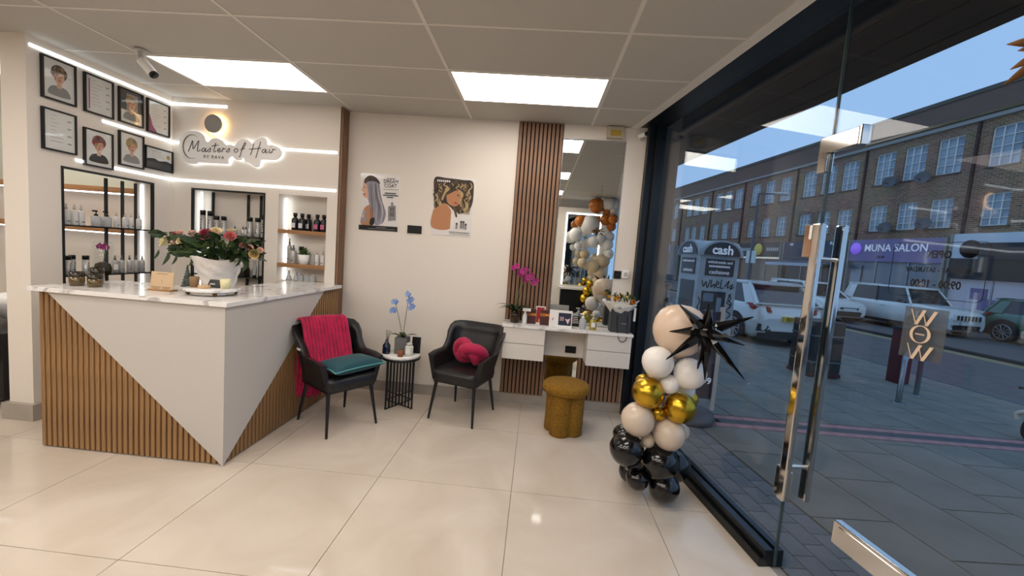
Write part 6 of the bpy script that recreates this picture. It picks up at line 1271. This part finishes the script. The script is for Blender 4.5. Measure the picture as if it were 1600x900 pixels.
car('dark saloon half hidden behind the white crossover', 13.6, 23.0, PI, PDK, 4.4, 1.82, 1.5, 0.98, 0.94, (-0.42, 0.24, -0.30, 0.05), 1.0, 1.0)

# ---- cash kiosk
KM = mat('kiosk_grey', '#b2b4b3', 0.45, c2='#9b9e9f', nscale=3); KD = mat('kiosk_dark', '#24272c', 0.4)
k_ = thing('cash_kiosk', 'grey arched cash machine kiosk with graffiti on the pavement', 'cash machine', tuple(SG_(2.45, 5.60)), TH)
KW, KDp, KH = 0.78, 0.80, 1.92
MB().box(0, KW, 0, KDp, 0, KH).build('body', KM, k_, local=True, bevel=0.02)
def arch(w_, n=14): return [(w_/2 - (w_/2 + 0.03)*math.cos(PI*i/n), 0.30*math.sin(PI*i/n)) for i in range(n + 1)]
mb = MB(); mb.prism([(x, -0.05, KH + z - 0.02) for x, z in arch(KW)], (0, KDp + 0.1, 0)); mb.build('arched_roof', KM, k_, local=True)
mb = MB(); mb.prism([(-0.05, x, KH + z - 0.02) for x, z in arch(KDp)], (KW + 0.1, 0, 0)); mb.build('arched_roof', KM, k_, local=True)
mb = MB(); mb.prism([(KW/2 + (x - KW/2)*0.85, -0.055, KH + z*0.85 - 0.01) for x, z in arch(KW)], (0, -0.01, 0)); mb.build('arch_sign', KD, k_, local=True)
mb = MB(); mb.prism([(-0.055, KDp/2 + (x - KDp/2)*0.85, KH + z*0.85 - 0.01) for x, z in arch(KDp)], (-0.01, 0, 0)); mb.build('arch_sign', KD, k_, local=True)
def kt(body, size, x, z, side, mt=WTX, **kw):
    if side == 'S': M = XF[k_.name] @ Matrix.Translation(Vector((x, kw.pop('o', -0.067), z))) @ Matrix.Rotation(PI/2, 4, 'X')
    else: M = XF[k_.name] @ Matrix.Translation(Vector((kw.pop('o', -0.067), x, z))) @ Matrix.Rotation(-PI/2, 4, 'Z') @ Matrix.Rotation(PI/2, 4, 'X')
    text('lettering', body, size, M, mt, k_, 0.002, **kw)
kt('cash', 0.24, KW/2, KH + 0.09, 'S', bold=0.006); kt('cash', 0.22, KDp/2, KH + 0.09, 'T', bold=0.005)
MB().box(0.12, 0.68, -0.02, 0.0, 1.52, 1.84).build('info_panel', KD, k_, local=True); MB().box(-0.02, 0.0, 0.15, 0.68, 1.52, 1.84).build('info_panel', KD, k_, local=True)
kt('withdrawals and', 0.075, KW/2, 1.78, 'S', o=-0.023); smudge('lettering', 0.42, 0.035, XF[k_.name] @ Matrix.Translation(Vector((KW/2, -0.0205, 1.70))) @ Matrix.Rotation(PI/2, 4, 'X'), WTX, k_, 14); kt('cashzone', 0.11, KW/2, 1.59, 'S', o=-0.023)
kt('withdrawals and', 0.07, KDp/2, 1.78, 'T', o=-0.023); kt('cashzone', 0.10, KDp/2, 1.60, 'T', o=-0.023)
MB().box(0.10, 0.58, -0.006, 0.0, 0.25, 1.22).build('machine_recess', KD, k_, local=True); MB().box(0.13, 0.33, -0.02, -0.006, 1.02, 1.18).build('screen', mat('atm_screen', '#6d7a86', 0.2), k_, local=True)
kp_ = MB().box(0.16, 0.34, -0.05, -0.006, 0.55, 0.86).build('keypad', STEEL, k_, local=True, bevel=0.005)
for a_ in range(3):
    for b_ in range(4): MB().box(0.18 + 0.05*a_, 0.215 + 0.05*a_, -0.056, -0.05, 0.58 + 0.065*b_, 0.625 + 0.065*b_).build('key', KD, kp_, local=True)
MB().box(0.40, 0.50, -0.02, -0.006, 0.6, 1.1).build('card_slot_panel', STEEL, k_, local=True)
MB().box(-0.006, 0.0, 0.12, 0.68, 0.25, 1.40).build('side_recess', KD, k_, local=True)
gf = MB()
for st_ in ([(0.08, 1.42), (0.12, 1.30), (0.16, 1.40), (0.20, 1.28), (0.24, 1.44)], [(0.27, 1.44), (0.27, 1.30), (0.33, 1.36), (0.34, 1.28)], [(0.36, 1.34), (0.42, 1.38), (0.38, 1.42), (0.37, 1.32), (0.44, 1.30)], [(0.47, 1.46), (0.46, 1.30), (0.52, 1.30)], [(0.54, 1.32), (0.62, 1.44), (0.60, 1.30), (0.70, 1.38), (0.66, 1.28), (0.73, 1.33)], [(0.64, 1.18), (0.70, 1.10), (0.62, 1.02), (0.71, 0.96), (0.63, 0.86), (0.72, 0.80), (0.65, 0.70)], [(0.69, 1.20), (0.64, 1.08), (0.72, 1.0), (0.66, 0.9)], [(0.04, 1.1), (0.08, 1.0), (0.04, 0.9), (0.09, 0.8)]):
    gf.tube([(p.x, -0.004, p.y) for p in smooth(st_, 4)], 0.009, 5)
gf.build('graffiti', INK, k_, local=True)
# ---- street furniture
def lamp_post(label, t_, s_, h, arm):
    c = thing('street_lamp', label, 'street lamp', tuple(ST(t_, s_, -0.3)), TH)
    MB().tube([(0, 0, 0), (0, 0, 1.2), (0, 0, 1.21), (0, 0, h)], [0.09, 0.09, 0.06, 0.04], 10).build('pole', mat('lamp_pole', '#4f545a', 0.5), c, local=True)
    MB().cyl((0, 0, h), (arm, 0, h + 0.06), 0.03, n=8).build('arm', mat('lamp_pole', '#4f545a', 0.5), c, local=True); MB().ball((arm*1.2, 0, h + 0.07), (0.36, 0.14, 0.07), 12, 6).build('lantern', GREYP, c, local=True)
    return c
c = lamp_post('street lamp in front of the emblem shop with a small sign', 9.2, 14.1, 5.0, 0.8); MB().box(-0.02, 0.02, -0.28, 0.28, 2.2, 2.7).build('parking_sign', PLW, c, local=True)
lamp_post('tall street lamp beyond the cash kiosk', 5.9, 18.0, 6.3, 0.8)
lamp_post('distant street lamp against the sky', 9.2, 40, 9.3, -1.6)
tr = thing('street_tree', 'bare winter tree behind the cash kiosk', 'tree', tuple(ST(6.2, 19.5, -0.25)), TH); BARK = mat('tree_bark', '#2f2622', 0.9)
MB().tube([(0, 0, 0), (0.02, 0, 1.5), (0, 0.03, 2.6)], [0.11, 0.09, 0.07], 8).build('trunk', BARK, tr, local=True)
rd = random.Random(11)
for k in range(16):
    a_ = rd.uniform(0, 2*PI); e = rd.uniform(0.5, 1.3); L = rd.uniform(0.7, 1.5); P0 = Vector((0, 0, rd.uniform(2.0, 2.6))); d = Vector((math.cos(a_)*math.cos(e), math.sin(a_)*math.cos(e), math.sin(e))); P1 = P0 + d*L*0.6; P2 = P1 + (d + Vector((rd.uniform(-.5, .5), rd.uniform(-.5, .5), 0.3)))*L*0.4; P3 = P1 + (d + Vector((rd.uniform(-.8, .8), rd.uniform(-.8, .8), 0)))*L*0.35
    MB().tube([P0, P1, P2], [0.035, 0.022, 0.008], 5).tube([P1, P3], [0.018, 0.006], 5).build('branch', BARK, tr, local=True)
c = thing('litter_bin', 'dark square litter bin on the pavement behind door handle', 'bin', tuple(SG_(4.0, 4.5)), TH); DBN = mat('bin_charcoal', '#2b2827', 0.5)
MB().box(0, 0.55, 0, 0.5, 0.04, 0.96).build('body', DBN, c, local=True, bevel=0.02); MB().box(-0.01, 0.56, -0.01, 0.51, 0.0, 0.06).build('plinth', mat('maroon_metal', '#4a1f22', 0.5), c, local=True)
for z in (0.25, 0.7): MB().box(-0.006, 0.556, -0.006, 0.506, z, z + 0.025).build('band', STEEL, c, local=True)
c = thing('red_post', 'square dark red post at the kerb behind the cycle stand', 'post', tuple(SG_(5.75, 4.60)), TH); MB().box(0, 0.22, 0, 0.22, 0, 0.95).build('shaft', mat('dark_red_paint', '#541c20', 0.5), c, local=True, bevel=0.01); MB().box(-0.02, 0.24, -0.02, 0.24, 0.95, 1.0).build('cap', BLACKM, c, local=True)
c = thing('cycle_stand', 'steel hoop cycle stand on the mossy pavement', 'cycle stand', tuple(SG_(4.43, 3.38)), TH)
dv = Vector((0.89, 0.53, -0.032)); MB().tube([Vector((0, 0, 0)), Vector((0, 0, 0.62))] + [dv*0.5 + Vector((-dv.x*0.5*math.cos(a_), -dv.y*0.5*math.cos(a_), 0.62 + 0.16*math.sin(a_))) for a_ in [PI*k/8 for k in range(1, 8)]] + [dv + Vector((0, 0, 0.62)), dv], 0.035, 10).build('hoop', STEEL, c, local=True)
for p in (Vector((0, 0, 0)), dv): MB().lathe([(0, 0), (0.08, 0), (0.08, 0.01), (0.04, 0.015), (0, 0.015)], tuple(p), 14).build('base_flange', STEEL, c, local=True)
c = thing('pavement_sign', 'dark pavement sign with round base and price behind the balloons', 'sign', tuple(SG_(0.58, 2.12)), TH - 0.1)
MB().lathe([(0, 0), (0.27, 0), (0.29, 0.03), (0.27, 0.085), (0.2, 0.11), (0, 0.12)], (0, 0, 0), 28).build('base', mat('sign_base', '#42474e', 0.5), c, local=True)
MB().box(-0.26, 0.24, -0.012, 0.012, 0.22, 1.15).build('panel', mat('indigo_panel', '#221f33', 0.4), c, local=True); MB().box(0.245, 0.285, -0.02, 0.02, 0.10, 1.2).build('side_rail', GREYP, c, local=True); MB().box(-0.30, -0.262, -0.02, 0.02, 0.10, 1.2).build('side_rail', GREYP, c, local=True)
M = XF[c.name] @ Matrix.Translation(Vector((0.155, -0.0135, 0.41))) @ Matrix.Rotation(PI/2, 4, 'X'); text('price_lettering', '399', 0.095, M, WTX, c, 0.0005, bold=0.002)
c = thing('parked_scooter', 'black kick scooter at the right edge of the pavement', 'scooter', tuple(SG_(4.98, 2.30)), TH + PI)
for y in (0.0, 0.75):
    MB().tube([(0.13*math.cos(2*PI*k/20), y, 0.14 + 0.13*math.sin(2*PI*k/20)) for k in range(20)], 0.028, 8, closed=True).build('tyre', TYRE, c, local=True)
    MB().cyl((0, y - 0.03, 0.14), (0, y + 0.03, 0.14), 0.05, n=12).build('hub', STEEL, c, local=True)
MB().box(-0.05, 0.05, 0.12, 0.62, 0.12, 0.16).build('deck', BLACKM, c, local=True, bevel=0.01); MB().cyl((0, 0.05, 0.2), (0, -0.05, 0.62), 0.02, n=10).build('steering_tube', BLACKM, c, local=True); MB().cyl((-0.2, -0.05, 0.62), (0.2, -0.05, 0.62), 0.016, n=10).build('handlebar', BLACKM, c, local=True)
MB().tube(smooth([(0.0, -0.15, 0.2), (0, -0.16, 0.27), (0, -0.05, 0.32), (0, 0.06, 0.28)], 3), 0.03, 6).build('mudguard', mat('cream_plastic', '#cfc6b4', 0.5), c, local=True)
